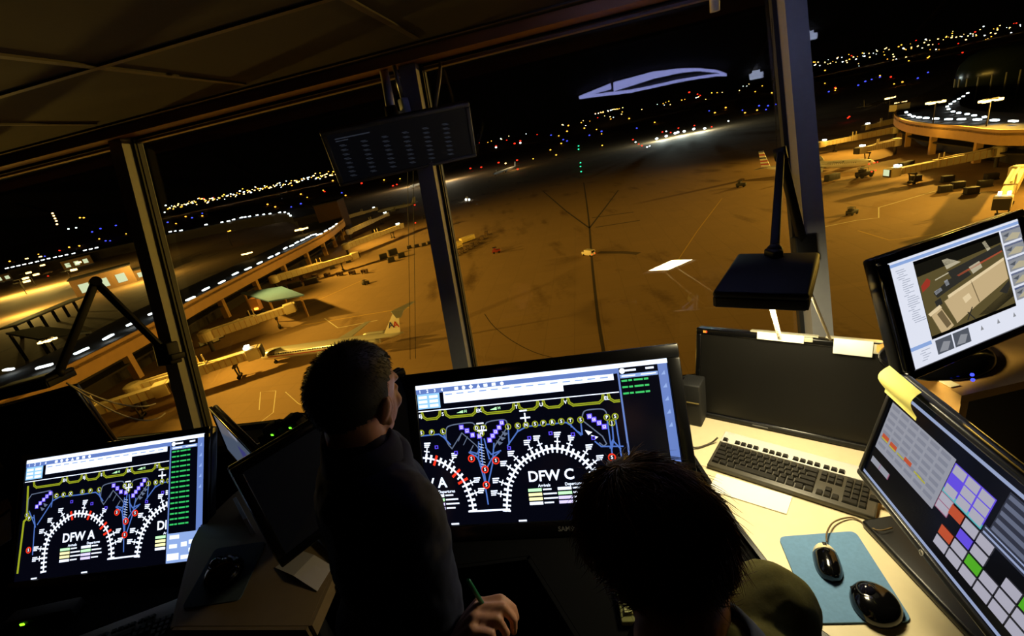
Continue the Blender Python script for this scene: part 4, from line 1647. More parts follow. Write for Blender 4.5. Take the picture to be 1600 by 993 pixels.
class Blob:
    """overlapping closed volumes fused into one continuous skin"""
    def __init__(self, m):
        self.m = MB().use(m, True)

    def cap(self, a, b, ra, rb, seg=18, flat=None):
        a, b = V(a), V(b)
        d = (b - a)
        L = d.length
        d.normalize()
        pts, rs = [], []
        for k in range(5):
            f = k / 4 * PI / 2
            pts.append(a - d * ra * math.cos(f))
            rs.append(max(.0008, ra * math.sin(f)))
        for k in range(1, 5):
            pts.append(a + d * (L * k / 5))
            rs.append(ra + (rb - ra) * k / 5)
        for k in range(5):
            f = k / 4 * PI / 2
            pts.append(b + d * rb * math.sin(f))
            rs.append(max(.0008, rb * math.cos(f)))
        x = d.cross(V((0, 0, 1)))
        if x.length < .05:
            x = d.cross(V((1, 0, 0)))
        if flat is not None:
            x = V(flat[0]) - d * V(flat[0]).dot(d)
        x.normalize()
        y = d.cross(x)
        k2 = flat[1] if flat else 1.0
        self.m.rings([[p + x * (r * math.cos(2 * PI * j / seg)) + y * (r * k2 * math.sin(2 * PI * j / seg)) for j in range(seg)] for p, r in zip(pts, rs)])
        return self

    def ell(self, c, r, R=None, seg=22):
        self.m.ball(c, r, seg, R)
        return self

    def build(self, name, parent, voxel, it=6, fac=.5, disp=None):
        o = self.m.build(name, parent, world=True)
        r = o.modifiers.new('fuse', 'REMESH')
        r.mode = 'VOXEL'
        r.voxel_size = voxel
        r.use_smooth_shade = True
        s = o.modifiers.new('soften', 'SMOOTH')
        s.factor = fac
        s.iterations = it
        if disp:
            tx = bpy.data.textures.new(name + '_folds', 'CLOUDS')
            tx.noise_scale = disp[1]
            d = o.modifiers.new('folds', 'DISPLACE')
            d.texture = tx
            d.strength = disp[0]
            d.mid_level = .5
            d.texture_coords = 'GLOBAL'
        return o


def hair_strands(g, rnd, n, surf, flow, l0, l1, r0, seg=4, lift=.55):
    for _ in range(n):
        p, nrm = surf(rnd)
        if p is None:
            continue
        L = l0 + (l1 - l0) * rnd.random()
        f = flow(p, nrm, rnd)
        pts = []
        d = (nrm * lift + f * .8).normalized()
        q = p - nrm * .002
        for k in range(seg + 1):
            pts.append(q.copy())
            q = q + d * (L / seg)
            d = (d + f * .35 - nrm * .12 + V((rnd.gauss(0, .10), rnd.gauss(0, .10), rnd.gauss(0, .10) - .06))).normalized()
        g.tube(pts, [r0, r0 * .95, r0 * .75, r0 * .5, r0 * .12][:seg + 1], 3, caps=False)


def hand(B, wrist, fwd, palm_n, side, curl, thumb=True, s=1.0):
    """five-fingered hand into blob B. fwd: direction of the knuckles, palm_n: out of the palm, side: towards the thumb"""
    fwd = V(fwd).normalized()
    side = (V(side) - fwd * V(side).dot(fwd)).normalized()
    pn = V(palm_n)
    pn = (pn - fwd * pn.dot(fwd) - side * pn.dot(side)).normalized()
    w = V(wrist)
    kn = []
    for i, (o, l) in enumerate(((.030, .092), (.010, .096), (-.010, .091), (-.029, .083))):
        k = w + fwd * l * s + side * o * s - pn * (.004 if i in (1, 2) else 0) * s
        kn.append(k)
        B.cap(w + side * o * .62 * s + fwd * .012 * s, k, .0145 * s, .0118 * s, 12)
    B.cap(w + fwd * .03 * s + side * .012 * s + pn * .006 * s, w + fwd * .07 * s + side * .004 * s + pn * .004 * s, .018 * s, .016 * s, 12)
    for i, k in enumerate(kn):
        L = (.044, .049, .045, .035)[i] * s
        c = curl[i]
        a = 0
        p = k
        d = fwd
        r = .0095 * s
        for j, (ll, rr) in enumerate(((1.0, .0092), (.66, .0084), (.5, .0074))):
            a += rad(c[j])
            d = fwd * math.cos(a) + pn * math.sin(a)
            q = p + d * L * ll
            B.cap(p, q, r, rr * s, 10)
            p, r = q, rr * s
    if thumb:
        b = w + fwd * .022 * s + side * .024 * s + pn * .008 * s
        m1 = b + (fwd * .55 + side * .75 + pn * .45).normalized() * .042 * s
        m2 = m1 + (fwd * .85 + side * .15 + pn * .55).normalized() * .032 * s
        m3 = m2 + (fwd * .9 - side * .25 + pn * .5).normalized() * .026 * s
        B.cap(b, m1, .0155 * s, .012 * s, 10)
        B.cap(m1, m2, .0115 * s, .0102 * s, 10)
        B.cap(m2, m3, .010 * s, .0085 * s, 10)
    return kn


def head(B, M, neck_to, k=1.0):
    """skull, jaw, nose, lips, brow, ears; M: head frame (y forward, z up)"""
    R = M.to_3x3()

    def e(c, r, Rl=None):
        B.ell(M @ (V(c) * k), tuple(x * k for x in r), R if Rl is None else R @ Rl)
    e((0, -.012, .028), (.0765, .097, .092))
    e((0, .030, -.030), (.062, .066, .075))
    e((0, .050, -.078), (.040, .042, .030))
    e((0, .076, -.088), (.020, .018, .018))
    e((0, .070, .030), (.052, .022, .016))
    for s in (-1, 1):
        e((s * .033, .070, -.022), (.024, .018, .022))
        e((s * .030, .078, .004), (.014, .010, .010))
        e((s * .078, -.006, -.012), (.008, .020, .032), Matrix.Rotation(s * rad(-20), 3, 'Z') @ Matrix.Rotation(rad(-12), 3, 'X'))
        e((s * .085, -.016, -.004), (.006, .013, .026), Matrix.Rotation(s * rad(-30), 3, 'Z') @ Matrix.Rotation(rad(-12), 3, 'X'))
        e((s * .080, .002, -.038), (.007, .009, .010))
    B.cap(M @ (V((0, .080, .018)) * k), M @ (V((0, .097, -.024)) * k), .009 * k, .012 * k, 12)
    e((.0, .088, -.026), (.018, .010, .009))
    e((.0, .079, -.055), (.024, .010, .007))
    e((.0, .077, -.066), (.021, .010, .007))
    B.cap(M @ (V((0, -.020, -.05)) * k), neck_to, .058 * k, .064 * k, 22)


M_skin = skin_mat('skin', (205, 148, 116))
M_skin2 = skin_mat('skin_fair', (214, 165, 132))
M_navy = mat('navy_knit', (30, 36, 62), .9, noise=.12, nscale=300, bump=.15)
M_hair1 = mat('hair_dark', (24, 18, 15), .55, noise=.25, nscale=120)
M_hair2 = mat('hair_brown', (112, 78, 48), .5, noise=.35, nscale=60)
M_olive = mat('olive_knit', (128, 122, 52), .9, noise=.10, nscale=300, bump=.15)
M_trous = mat('trousers_dark', (20, 20, 24), .9)
M_shoe = mat('shoe_black', (12, 12, 12), .4)
Z3 = V((0, 0, 1))


def legs_and_shoes(t, pel, Fb, Rb, m_tr):
    tb = Blob(m_tr)
    tb.ell(pel, (.165, .125, .12), Matrix((Rb, Fb, Z3)).transposed())
    for s in (-1, 1):
        h = pel + Rb * (.085 * s) - Z3 * .05
        an = V((h.x, h.y, .09)) + Rb * (.03 * s)
        kn = h * .5 + an * .5 + Fb * .035
        tb.cap(h, kn, .085, .06)
        tb.cap(kn, an, .06, .05)
    tb.build('trousers', t, .010, 6)
    for s in (-1, 1):
        an = V(((pel + Rb * (.115 * s)).x, (pel + Rb * (.115 * s)).y, 0))
        g = MB().use(M_shoe, True)
        g.T = frame(an, Rb, Fb)
        rings = []
        for (y, w_, h_) in ((-.075, .018, .05), (-.065, .034, .085), (-.02, .038, .10), (.04, .042, .085), (.10, .046, .06), (.15, .042, .045), (.185, .024, .03), (.192, .006, .012)):
            rings.append([V((w_ * math.cos(2 * PI * j / 14), y, max(0.0, h_ * .5 + h_ * .5 * math.sin(2 * PI * j / 14)))) for j in range(14)])
        g.rings(rings)
        g.build('shoe', t, world=True)


# ---- standing person, back to us, head turned to the right
yb = rad(54)
Fb, Rb = V((math.sin(yb), math.cos(yb), 0)), V((math.cos(yb), -math.sin(yb), 0))
Hc = at(559, 622, .965)
M1h = Matrix.Translation(Hc) @ Matrix.Rotation(rad(-27), 4, 'Z') @ Matrix.Rotation(rad(-14), 4, 'X') @ Matrix.Rotation(rad(6), 4, 'Y')
N1 = at(573, 706, .975)
pel1 = N1 - Fb * .09 - Z3 * .50
p1 = thing('person', 'standing person with short dark hair in a navy polo shirt, holding a green pen', 'person', V((pel1.x, pel1.y, 0)))
RS, LS = N1 + Rb * .165 - Z3 * .065, N1 - Rb * .165 - Z3 * .055
EL = RS - Z3 * .255 - Fb * .045 + Rb * .045
WR = at(700, 1012, .865)
ELl = LS - Z3 * .26 - Fb * .05 - Rb * .02
WRl = ELl - Fb * .04 - Z3 * .22 + Rb * .02
mid = N1.lerp(pel1, .45)
B = Blob(M_skin)
head(B, M1h, N1 - Z3 * .01 - Fb * .01)
RB = Matrix((Rb, Fb, Z3)).transposed()
B.cap(RS, LS, .052, .052)
B.ell(N1.lerp(pel1, .32), (.150, .098, .17), RB)
B.ell(mid, (.140, .092, .16), RB)
B.ell(pel1, (.145, .10, .14), RB)
B.cap(RS, EL, .047, .040)
B.cap(EL, EL.lerp(WR, .35), .043, .042)
B.cap(EL.lerp(WR, .35), WR, .042, .028, flat=(Z3, .8))
B.cap(LS, ELl, .047, .040)
B.cap(ELl, WRl, .040, .028)
fw = (at(741, 980, .862) - WR)
hand(B, WR, fw + V((0, 0, .02)), Fb * .2 - Z3 * .9 + Rb * .1, -Rb * .2 + Fb * .9 + Z3 * .3, [(38, 52, 35), (48, 56, 38), (55, 58, 40), (62, 58, 40)])
hand(B, WRl, Fb * .2 - Z3 * .95, Rb, Fb, [(25, 30, 20)] * 4)
for s in (-1, 1):
    h = pel1 + Rb * (.085 * s) - Z3 * .05
    B.cap(h, V((h.x, h.y, .08)) + Rb * (.03 * s), .07, .04)
B.build('body', p1, .0042, 4, .5)
# hair: short, close cap with stubble at the outline
g = MB().use(M_hair1, True)
g.T = M1h


def hairline(d):
    # d: unit direction in the head frame; True where hair grows
    if d.y > .55:
        return d.z > .52
    if d.y > .10:
        return d.z > .18 + .62 * (d.y - .10) + (-.0 if abs(d.x) > .6 else .12)
    return d.z > -.30 - .42 * min(1, max(0, -d.y * 1.5))


segs, rws = 48, 32
grid = []
for i in range(rws + 1):
    th = PI * i / rws
    grid.append([V((math.sin(th) * math.cos(2 * PI * j / segs), math.sin(th) * math.sin(2 * PI * j / segs), math.cos(th))) for j in range(segs)])
CH, RH = V((0, -.013, .028)), V((.0825, .1045, .0985))


def capmesh(g, C, Rr, line, jig=0.0, rn=None):
    vv = {}

    def gv(i, j):
        j %= segs
        if (i, j) not in vv:
            d = grid[i][j]
            s = 1 + (rn.gauss(0, jig) if rn else 0)
            vv[(i, j)] = g.v((C.x + d.x * Rr.x * s, C.y + d.y * Rr.y * s, C.z + d.z * Rr.z * s))
        return vv[(i, j)]
    for i in range(rws):
        for j in range(segs):
            c = (grid[i][j] + grid[i + 1][(j + 1) % segs]).normalized()
            if line(c):
                if i == 0:
                    g.face([gv(0, 0), gv(1, j), gv(1, j + 1)])
                elif i < rws - 1:
                    g.face([gv(i, j), gv(i + 1, j), gv(i + 1, j + 1), gv(i, j + 1)])


capmesh(g, CH, RH, hairline)


def surf1(rn):
    d = V((rn.gauss(0, 1), rn.gauss(0, 1), rn.gauss(0, 1))).normalized()
    if not hairline(d):
        return None, None
    return V((CH.x + d.x * RH.x, CH.y + d.y * RH.y, CH.z + d.z * RH.z)), V((d.x / RH.x, d.y / RH.y, d.z / RH.z)).normalized()


def flow1(p, n, rn):
    f = V((0, .4, -.8))
    return (f - n * f.dot(n)) * .6


hair_strands(g, random.Random(2), 5200, surf1, flow1, .006, .011, .0006)
g.build('hair', p1, world=True)
# polo shirt
B = Blob(M_navy)
B.cap(RS, LS, .064, .064)
B.ell(N1.lerp(pel1, .30), (.168, .116, .18), RB)
B.ell(N1.lerp(pel1, .55), (.158, .112, .17), RB)
B.ell(N1.lerp(pel1, .30) + Fb * .03, (.15, .10, .15), RB)
B.ell(pel1 + Z3 * .03, (.165, .125, .15), RB)
B.cap(N1 - Z3 * .035, N1 + Z3 * .002 - Fb * .012, .090, .072)
eS = RS.lerp(EL, .80)
B.cap(RS, eS, .064, .062)
B.cap(LS, LS.lerp(ELl, .8), .062, .060)
B.build('polo_shirt', p1, .0062, 5, .5, disp=(.014, .07))
g = MB().use(M_navy, True)
cn = N1 + Z3 * .016 - Fb * .008
ax = (Hc - N1).normalized()
ring = []
Rc = frame(cn, Rb, Fb).to_3x3()
rg = []
for (rr, zz) in ((.068, .024), (.073, .026), (.082, .004), (.092, -.022), (.088, -.026), (.072, -.004)):
    rg.append([cn + Rc @ V((rr * math.cos(2 * PI * j / 28), rr * .96 * math.sin(2 * PI * j / 28), zz + .012 * math.sin(2 * PI * j / 28 + PI))) for j in range(28)])
g.rings(rg, False, False)
g.rings([rg[-1], rg[0]], False, False)
g.build('collar', p1, world=True)
legs_and_shoes(p1, pel1, Fb, Rb, M_trous)
# green pen in his right hand
pa, pb = at(731, 905, .835), at(757, 948, .868)
pd_ = (pb - pa).normalized()
t = thing('pen', 'green pen held upright in the standing person\'s right hand', 'pen', pb)
g = MB().use(mat('pen_green', (20, 120, 80), .35), True)
g.tube([pa, pa + pd_ * .005, pb + pd_ * .05], [.0030, .0042, .0042], 10)
g.build('barrel', t, world=True)
g = MB().use(M_gask, True)
g.tube([pb + pd_ * .05, pb + pd_ * .063], [.004, .0008], 10)
g.build('tip', t, world=True)

# ---- leaning man with messy hair and an olive shirt, nearest to us
yb2 = rad(-24)
Fb2, Rb2 = V((math.sin(yb2), math.cos(yb2), 0)), V((math.cos(yb2), -math.sin(yb2), 0))
Hc2 = at(1024, 856, .685)
M2h = Matrix.Translation(Hc2) @ Matrix.Rotation(rad(30), 4, 'Z') @ Matrix.Rotation(rad(-38), 4, 'X') @ Matrix.Rotation(rad(-6), 4, 'Y')
N2 = Hc2 - Fb2 * .105 - Z3 * .052 - Rb2 * .052
pel2 = N2 - Fb2 * .17 - Z3 * .46
p2 = thing('person', 'leaning person with messy brown hair and olive shirt, seen from above and behind', 'person', V((pel2.x, pel2.y, 0)))
RS2, LS2 = N2 + Rb2 * .165 - Z3 * .055, N2 - Rb2 * .165 - Z3 * .06
EL2 = RS2 - Z3 * .265 - Fb2 * .01 + Rb2 * .03
WR2 = EL2 + Fb2 * .11 - Z3 * .21 - Rb2 * .05
EL2l = LS2 - Z3 * .265 - Fb2 * .01 - Rb2 * .03
WR2l = EL2l + Fb2 * .11 - Z3 * .21 + Rb2 * .05
RB2 = Matrix((Rb2, Fb2, Z3)).transposed()
B = Blob(M_skin2)
head(B, M2h, N2 + Fb2 * .01)
B.cap(RS2, LS2, .052, .052)
B.ell(N2.lerp(pel2, .32), (.150, .10, .17), RB2)
B.ell(N2.lerp(pel2, .6), (.140, .10, .16), RB2)
B.ell(pel2, (.145, .10, .13), RB2)
B.cap(RS2, EL2, .046, .040)
B.cap(EL2, WR2, .041, .028)
B.cap(LS2, EL2l, .046, .040)
B.cap(EL2l, WR2l, .041, .028)
hand(B, WR2, Fb2 * .4 - Rb2 * .1 - Z3 * .9, -Rb2, Fb2, [(20, 28, 18), (22, 28, 18), (25, 30, 18), (28, 30, 20)])
hand(B, WR2l, Fb2 * .4 + Rb2 * .1 - Z3 * .9, Rb2, Fb2, [(20, 28, 18), (22, 28, 18), (25, 30, 18), (28, 30, 20)])
for s in (-1, 1):
    h = pel2 + Rb2 * (.085 * s) - Z3 * .05
    B.cap(h, V((h.x, h.y, .08)) + Rb2 * (.03 * s), .07, .04)
B.build('body', p2, .0046, 4, .5)
g = MB().use(M_hair2, True)
g.T = M2h
rn2 = random.Random(9)
CH2, RH2 = V((0, -.018, .030)), V((.094, .117, .108))


def hairline2(d):
    if d.y > .5:
        return d.z > .30
    if d.y > .0:
        return d.z > -.12 + .85 * d.y
    return d.z > -.42 - .52 * min(1, -d.y * 1.8)


capmesh(g, CH2, RH2, hairline2, .012, rn2)
lump = [(V((rn2.gauss(0, 1), rn2.gauss(0, 1), rn2.gauss(0, 1))).normalized(), V((rn2.gauss(0, 1), rn2.gauss(0, 1), rn2.gauss(0, 1)))) for _ in range(26)]


def surf2(rn):
    d = V((rn.gauss(0, 1), rn.gauss(0, 1) - .15, rn.gauss(0, 1) + .1)).normalized()
    if not hairline2(d):
        return None, None
    return V((CH2.x + d.x * RH2.x, CH2.y + d.y * RH2.y, CH2.z + d.z * RH2.z)), V((d.x / RH2.x, d.y / RH2.y, d.z / RH2.z)).normalized()


def flow2(p, n, rn):
    # falls away from the whorl at the back of the crown, in locks that share a direction
    d = (p - CH2).normalized()
    w = V((.02, -.045, .125))
    f = (p - w)
    f = f.normalized()
    b = max(lump, key=lambda L: L[0].dot(d))
    f = f + b[1] * .42 + V((0, -.1, -.35))
    f = f - n * f.dot(n)
    return f.normalized() if f.length > 1e-3 else V((0, -1, 0))


hair_strands(g, rn2, 6500, surf2, flow2, .030, .055, .0013, lift=.22)
hair_strands(g, rn2, 900, surf2, lambda p, n, rn: (flow2(p, n, rn) + n * .25).normalized(), .035, .06, .0007, lift=.35)
g.build('hair', p2, world=True)
B = Blob(M_olive)
B.cap(RS2, LS2, .064, .064)
B.ell(N2.lerp(pel2, .30), (.172, .12, .18), RB2)
B.ell(N2.lerp(pel2, .60), (.165, .12, .17), RB2)
B.ell(pel2 + Z3 * .02, (.17, .125, .14), RB2)
B.cap(N2 - Z3 * .05 - Fb2 * .02, N2 - Z3 * .025 - Fb2 * .015, .088, .072)
B.cap(RS2, RS2.lerp(EL2, .95), .064, .058)
B.cap(LS2, LS2.lerp(EL2l, .95), .064, .058)
B.build('shirt', p2, .0065, 5, .5, disp=(.013, .06))
M_coll = mat('collar_slate', (84, 94, 124), .8, noise=.1, nscale=200)
g = MB().use(M_coll, True)
cn = N2 - Fb2 * .012 - Z3 * .004
Rc = (frame(cn, Rb2, Fb2).to_3x3()) @ Matrix.Rotation(rad(-22), 3, 'X')
rg = []
for (rr, zz) in ((.078, .030), (.083, .033), (.096, .004), (.116, -.034), (.112, -.040), (.082, -.006)):
    rg.append([cn + Rc @ V((rr * math.cos(2 * PI * j / 30), rr * .98 * math.sin(2 * PI * j / 30), zz)) for j in range(30)])
g.rings(rg, False, False)
g.rings([rg[-1], rg[0]], False, False)
g.build('collar', p2, world=True)
legs_and_shoes(p2, pel2, Fb2, Rb2, M_trous)
# ------------------------------------------------------------------ the apron, 50 m below
M_apron = bpy.data.materials.new('apron_concrete')
M_apron.use_nodes = True
nt = M_apron.node_tree
bs = nt.nodes['Principled BSDF']
bs.inputs['Roughness'].default_value = .85
bs.inputs['Specular IOR Level'].default_value = .2
geo = nt.nodes.new('ShaderNodeNewGeometry')
n1 = nt.nodes.new('ShaderNodeTexNoise')
n1.inputs['Scale'].default_value = .035
n1.inputs['Detail'].default_value = 8
n2 = nt.nodes.new('ShaderNodeTexNoise')
n2.inputs['Scale'].default_value = .9
n2.inputs['Detail'].default_value = 5
mp = nt.nodes.new('ShaderNodeMapping')
mp.inputs['Rotation'].default_value = (0, 0, rad(12))
mp.inputs['Scale'].default_value = (.13, .02, 1)
n3 = nt.nodes.new('ShaderNodeTexNoise')
n3.inputs['Scale'].default_value = 1.0
n3.inputs['Detail'].default_value = 3
nt.links.new(geo.outputs['Position'], mp.inputs['Vector'])
nt.links.new(mp.outputs['Vector'], n3.inputs['Vector'])
nt.links.new(geo.outputs['Position'], n1.inputs['Vector'])
nt.links.new(geo.outputs['Position'], n2.inputs['Vector'])
ad = nt.nodes.new('ShaderNodeMath')
ad.operation = 'ADD'
nt.links.new(n1.outputs['Fac'], ad.inputs[0])
nt.links.new(n3.outputs['Fac'], ad.inputs[1])
ad2 = nt.nodes.new('ShaderNodeMath')
ad2.operation = 'MULTIPLY_ADD'
ad2.inputs[1].default_value = .25
nt.links.new(n2.outputs['Fac'], ad2.inputs[0])
nt.links.new(ad.outputs[0], ad2.inputs[2])
rp = nt.nodes.new('ShaderNodeValToRGB')
rp.color_ramp.elements[0].position = .75
rp.color_ramp.elements[1].position = 1.0
rp.color_ramp.elements[0].color = (*lin((112, 86, 56)), 1)
rp.color_ramp.elements[1].color = (*lin((158, 128, 90)), 1)
nt.links.new(ad2.outputs[0], rp.inputs['Fac'])
# slab joints, 8 m
mpj = nt.nodes.new('ShaderNodeMapping')
mpj.inputs['Rotation'].default_value = (0, 0, rad(12))
nt.links.new(geo.outputs['Position'], mpj.inputs['Vector'])
bk = nt.nodes.new('ShaderNodeTexBrick')
bk.offset = 0
bk.inputs['Scale'].default_value = 1.0
bk.inputs['Brick Width'].default_value = 7.6
bk.inputs['Row Height'].default_value = 7.6
bk.inputs['Mortar Size'].default_value = .07
bk.inputs['Color1'].default_value = (1, 1, 1, 1)
bk.inputs['Color2'].default_value = (.93, .93, .93, 1)
bk.inputs['Mortar'].default_value = (.72, .72, .72, 1)
nt.links.new(mpj.outputs['Vector'], bk.inputs['Vector'])
mu = nt.nodes.new('ShaderNodeMixRGB')
mu.blend_type = 'MULTIPLY'
mu.inputs['Fac'].default_value = .8
nt.links.new(rp.outputs['Color'], mu.inputs['Color1'])
nt.links.new(bk.outputs['Color'], mu.inputs['Color2'])
nt.links.new(mu.outputs['Color'], bs.inputs['Base Color'])

g = MB().use(M_apron)
g.prism([(-9000, -400), (9000, -400), (9000, 12000), (-9000, 12000)], GZ - 2, GZ)
apron = struct(g.build('ground'))
M_seam = mat('joint_tar', (52, 38, 24), .9)
M_yline = mat('line_yellow', (225, 180, 70), .8)
M_wline = mat('line_white', (220, 212, 190), .8)


def marking(name, pts, w, m, h=.012):
    g = MB().use(m)
    pts = [G(*p) for p in pts] if len(pts[0]) == 2 and not isinstance(pts[0], V) else pts
    n = len(pts)
    L, R = [], []
    for i, p in enumerate(pts):
        d = (pts[min(i + 1, n - 1)] - pts[max(i - 1, 0)]).normalized()
        s = V((-d.y, d.x, 0)) * w / 2
        L.append(p + s)
        R.append(p - s)
    for i in range(n - 1):
        z = V((0, 0, h))
        g.hexa([R[i], R[i + 1], L[i + 1], L[i], R[i] + z, R[i + 1] + z, L[i + 1] + z, L[i] + z])
    return g.build(name, apron)


marking('joint_line', smooth_path([(912, 285), (917, 320), (921, 355), (926, 420), (935, 500), (946, 565)], 4), .85, M_seam)
marking('joint_line', [(848, 298), (885, 330), (921, 356)], .9, M_seam)
marking('joint_line', [(966, 297), (945, 325), (921, 356)], .9, M_seam)
marking('joint_line', smooth_path([(757, 490), (772, 510), (800, 532), (835, 550), (870, 560)], 4), .22, M_seam)
marking('taxi_line', [(507, 497), (528, 512), (590, 500)], .35, M_wline)
marking('taxi_line', [(440, 490), (496, 469), (574, 434)], .30, M_yline)
marking('taxi_line', [(405, 640), (407, 612), (431, 610), (427, 644), (383, 677)], .22, M_wline)
marking('taxi_line', [(446, 612), (466, 630), (490, 640)], .18, M_wline)
marking('taxi_line', [(1278, 356), (1338, 344), (1373, 340), (1373, 324), (1462, 298)], .38, M_wline)
marking('taxi_line', [(470, 508), (520, 500), (640, 480)], .28, M_yline)
marking('taxi_line', [(1050, 420), (1090, 360), (1128, 310)], .25, M_yline)
marking('taxi_line', [(1340, 360), (1390, 375), (1460, 366)], .25, M_yline)
marking('stain', [(935, 394), (975, 394), (998, 396)], 3.0, mat('stain_dark', (86, 66, 44), .9), .006)  # the van's cast shadow, painted on the ground as a dark strip
marking('stain', [(930, 355), (1000, 344)], 1.6, MATS['stain_dark'], .006)  # two narrower dark strips right of the joint
marking('stain', [(925, 340), (990, 331)], 1.6, MATS['stain_dark'], .006)

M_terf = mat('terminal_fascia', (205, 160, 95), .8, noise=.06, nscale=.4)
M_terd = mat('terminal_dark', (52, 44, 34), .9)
M_roof = mat('terminal_roof', (58, 52, 46), .9, noise=.2, nscale=.2)
M_pale = mat('terminal_pale', (190, 192, 180), .7)
M_jet = mat('jetway_cream', (232, 214, 170), .6, noise=.05, nscale=.6)
M_jetd = mat('jetway_dark', (60, 52, 40), .7)
M_tyre = mat('tyre_black', (14, 14, 14), .9)
L_white = glow('lamp_white', (235, 248, 255), 7.0)
L_warm = glow('lamp_warm', (255, 205, 120), 7.0)
L_sod = glow('lamp_sodium', (255, 165, 50), 5.0)
L_red = glow('lamp_red', (255, 40, 20), 4.0)
L_blue = glow('lamp_blue', (60, 70, 255), 3.0)
L_green = glow('lamp_green', (40, 255, 150), 4.0)
M_win = glow('window_lit', (225, 235, 190), 1.1)
ROOFZ = 14.0


def offset_path(P, d):
    out = []
    n = len(P)
    for i, p in enumerate(P):
        t = (P[min(i + 1, n - 1)] - P[max(i - 1, 0)])
        t.z = 0
        t.normalize()
        out.append(p + V((-t.y, t.x, 0)) * d)
    return out


def terminal(name, label, outer, inn, col_every, glassy=False):
    """curved concourse: roof deck, lit fascia on the apron side, columns, recessed wall"""
    t = thing(name, label, 'terminal building', V((outer[0].x, outer[0].y, GZ)))
    inner = offset_path(outer, inn)
    rec = offset_path(outer, inn * .32)
    zr, z0 = GZ + ROOFZ, GZ
    n = len(outer)
    up = lambda p, z: V((p.x, p.y, z))

    def wallstrip(A, B, za, zb, m, nm):
        g = MB().use(m)
        for i in range(n - 1):
            g.hexa([up(A[i], za), up(A[i + 1], za), up(B[i + 1], za), up(B[i], za), up(A[i], zb), up(A[i + 1], zb), up(B[i + 1], zb), up(B[i], zb)])
        return g.build(nm, t, world=True)
    lip = offset_path(outer, inn * .03)
    wallstrip(outer, inner, zr - 1.0, zr, M_roof, 'roof_deck')
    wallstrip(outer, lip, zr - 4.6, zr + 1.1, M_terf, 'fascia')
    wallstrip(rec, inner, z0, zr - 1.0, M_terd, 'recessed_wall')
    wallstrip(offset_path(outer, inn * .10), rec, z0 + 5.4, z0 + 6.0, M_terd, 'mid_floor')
    L = [0]
    for a, b in zip(outer, outer[1:]):
        L.append(L[-1] + (b - a).length)
    cp = offset_path(outer, inn * .12)
    for (p, d) in resample([tuple(p) for p in cp], max(2, int(L[-1] / col_every))):
        g = MB().use(M_terf)
        d = V(d).normalized()
        q = V((p[0], p[1], 0))
        g.box((q.x, q.y, z0 + (zr - 4.6 - z0) / 2), (2.0, 2.4, zr - 4.6 - z0), Matrix.Rotation(math.atan2(d.y, d.x), 3, 'Z'))
        g.build('column', t, world=True)
    return t


def curve_pts(px, h, k=4):
    return [V(p) for p in smooth_path([tuple(G(x, y, h)) for x, y in px], k)]


outA = [V(p) for p in smooth_path([tuple(V((-140, 62, GZ + ROOFZ)))] + [tuple(G(x, y, ROOFZ)) for x, y in ((100, 580), (250, 503), (300, 473), (400, 421), (500, 370), (528, 351), (537, 343))] + [tuple(G(533, 337, ROOFZ))], 4)]
terminal('terminal_building', 'long curved terminal with an orange-lit fascia, left of the apron', outA, 30, 26)
outC = [V(p) for p in smooth_path([tuple(G(1402, 172, ROOFZ)), tuple(G(1397, 181, ROOFZ)), tuple(G(1410, 190, ROOFZ)), tuple(G(1440, 196, ROOFZ)), tuple(G(1500, 201, ROOFZ)), tuple(G(1600, 207, ROOFZ)), (225, 140, GZ + ROOFZ), (222, 95, GZ + ROOFZ)], 4)]
terminal('terminal_building', 'curved terminal with a row of white roof lights, right of the apron', outC, 30, 30)
# far half rings of both terminals: dark crescent roofs
for px, lab, w_ in (([(11, 423), (58, 412), (104, 402), (151, 391), (266, 366), (345, 349), (390, 341), (435, 333), (452, 336), (458, 342)], 'dark far curve of the left terminal ring carrying small white lights', 30),
                    ([(1481, 164), (1484, 157), (1500, 143), (1530, 125), (1575, 103), (1600, 92)], 'far curve of the right terminal ring, seen behind its near roof', 26)):
    P = curve_pts(px, ROOFZ, 3)
    t = thing('terminal_building', lab, 'terminal building', V((P[0].x, P[0].y, GZ)))
    Q = offset_path(P, w_)
    g = MB().use(M_roof)
    for i in range(len(P) - 1):
        a, b, c, d = P[i], P[i + 1], Q[i + 1], Q[i]
        g.hexa([V((p.x, p.y, GZ + ROOFZ - 3)) for p in (a, b, c, d)] + [V((p.x, p.y, GZ + ROOFZ)) for p in (a, b, c, d)])
    g.build('roof', t, world=True)
    g = MB().use(M_terd)
    for i in range(len(P) - 1):
        a, b, c, d = P[i], P[i + 1], Q[i + 1], Q[i]
        a, b, c, d = a.lerp(d, .1), b.lerp(c, .1), c.lerp(b, .1), d.lerp(a, .1)
        g.hexa([V((p.x, p.y, GZ)) for p in (a, b, c, d)] + [V((p.x, p.y, GZ + ROOFZ - 3)) for p in (a, b, c, d)])
    g.build('walls', t, world=True)
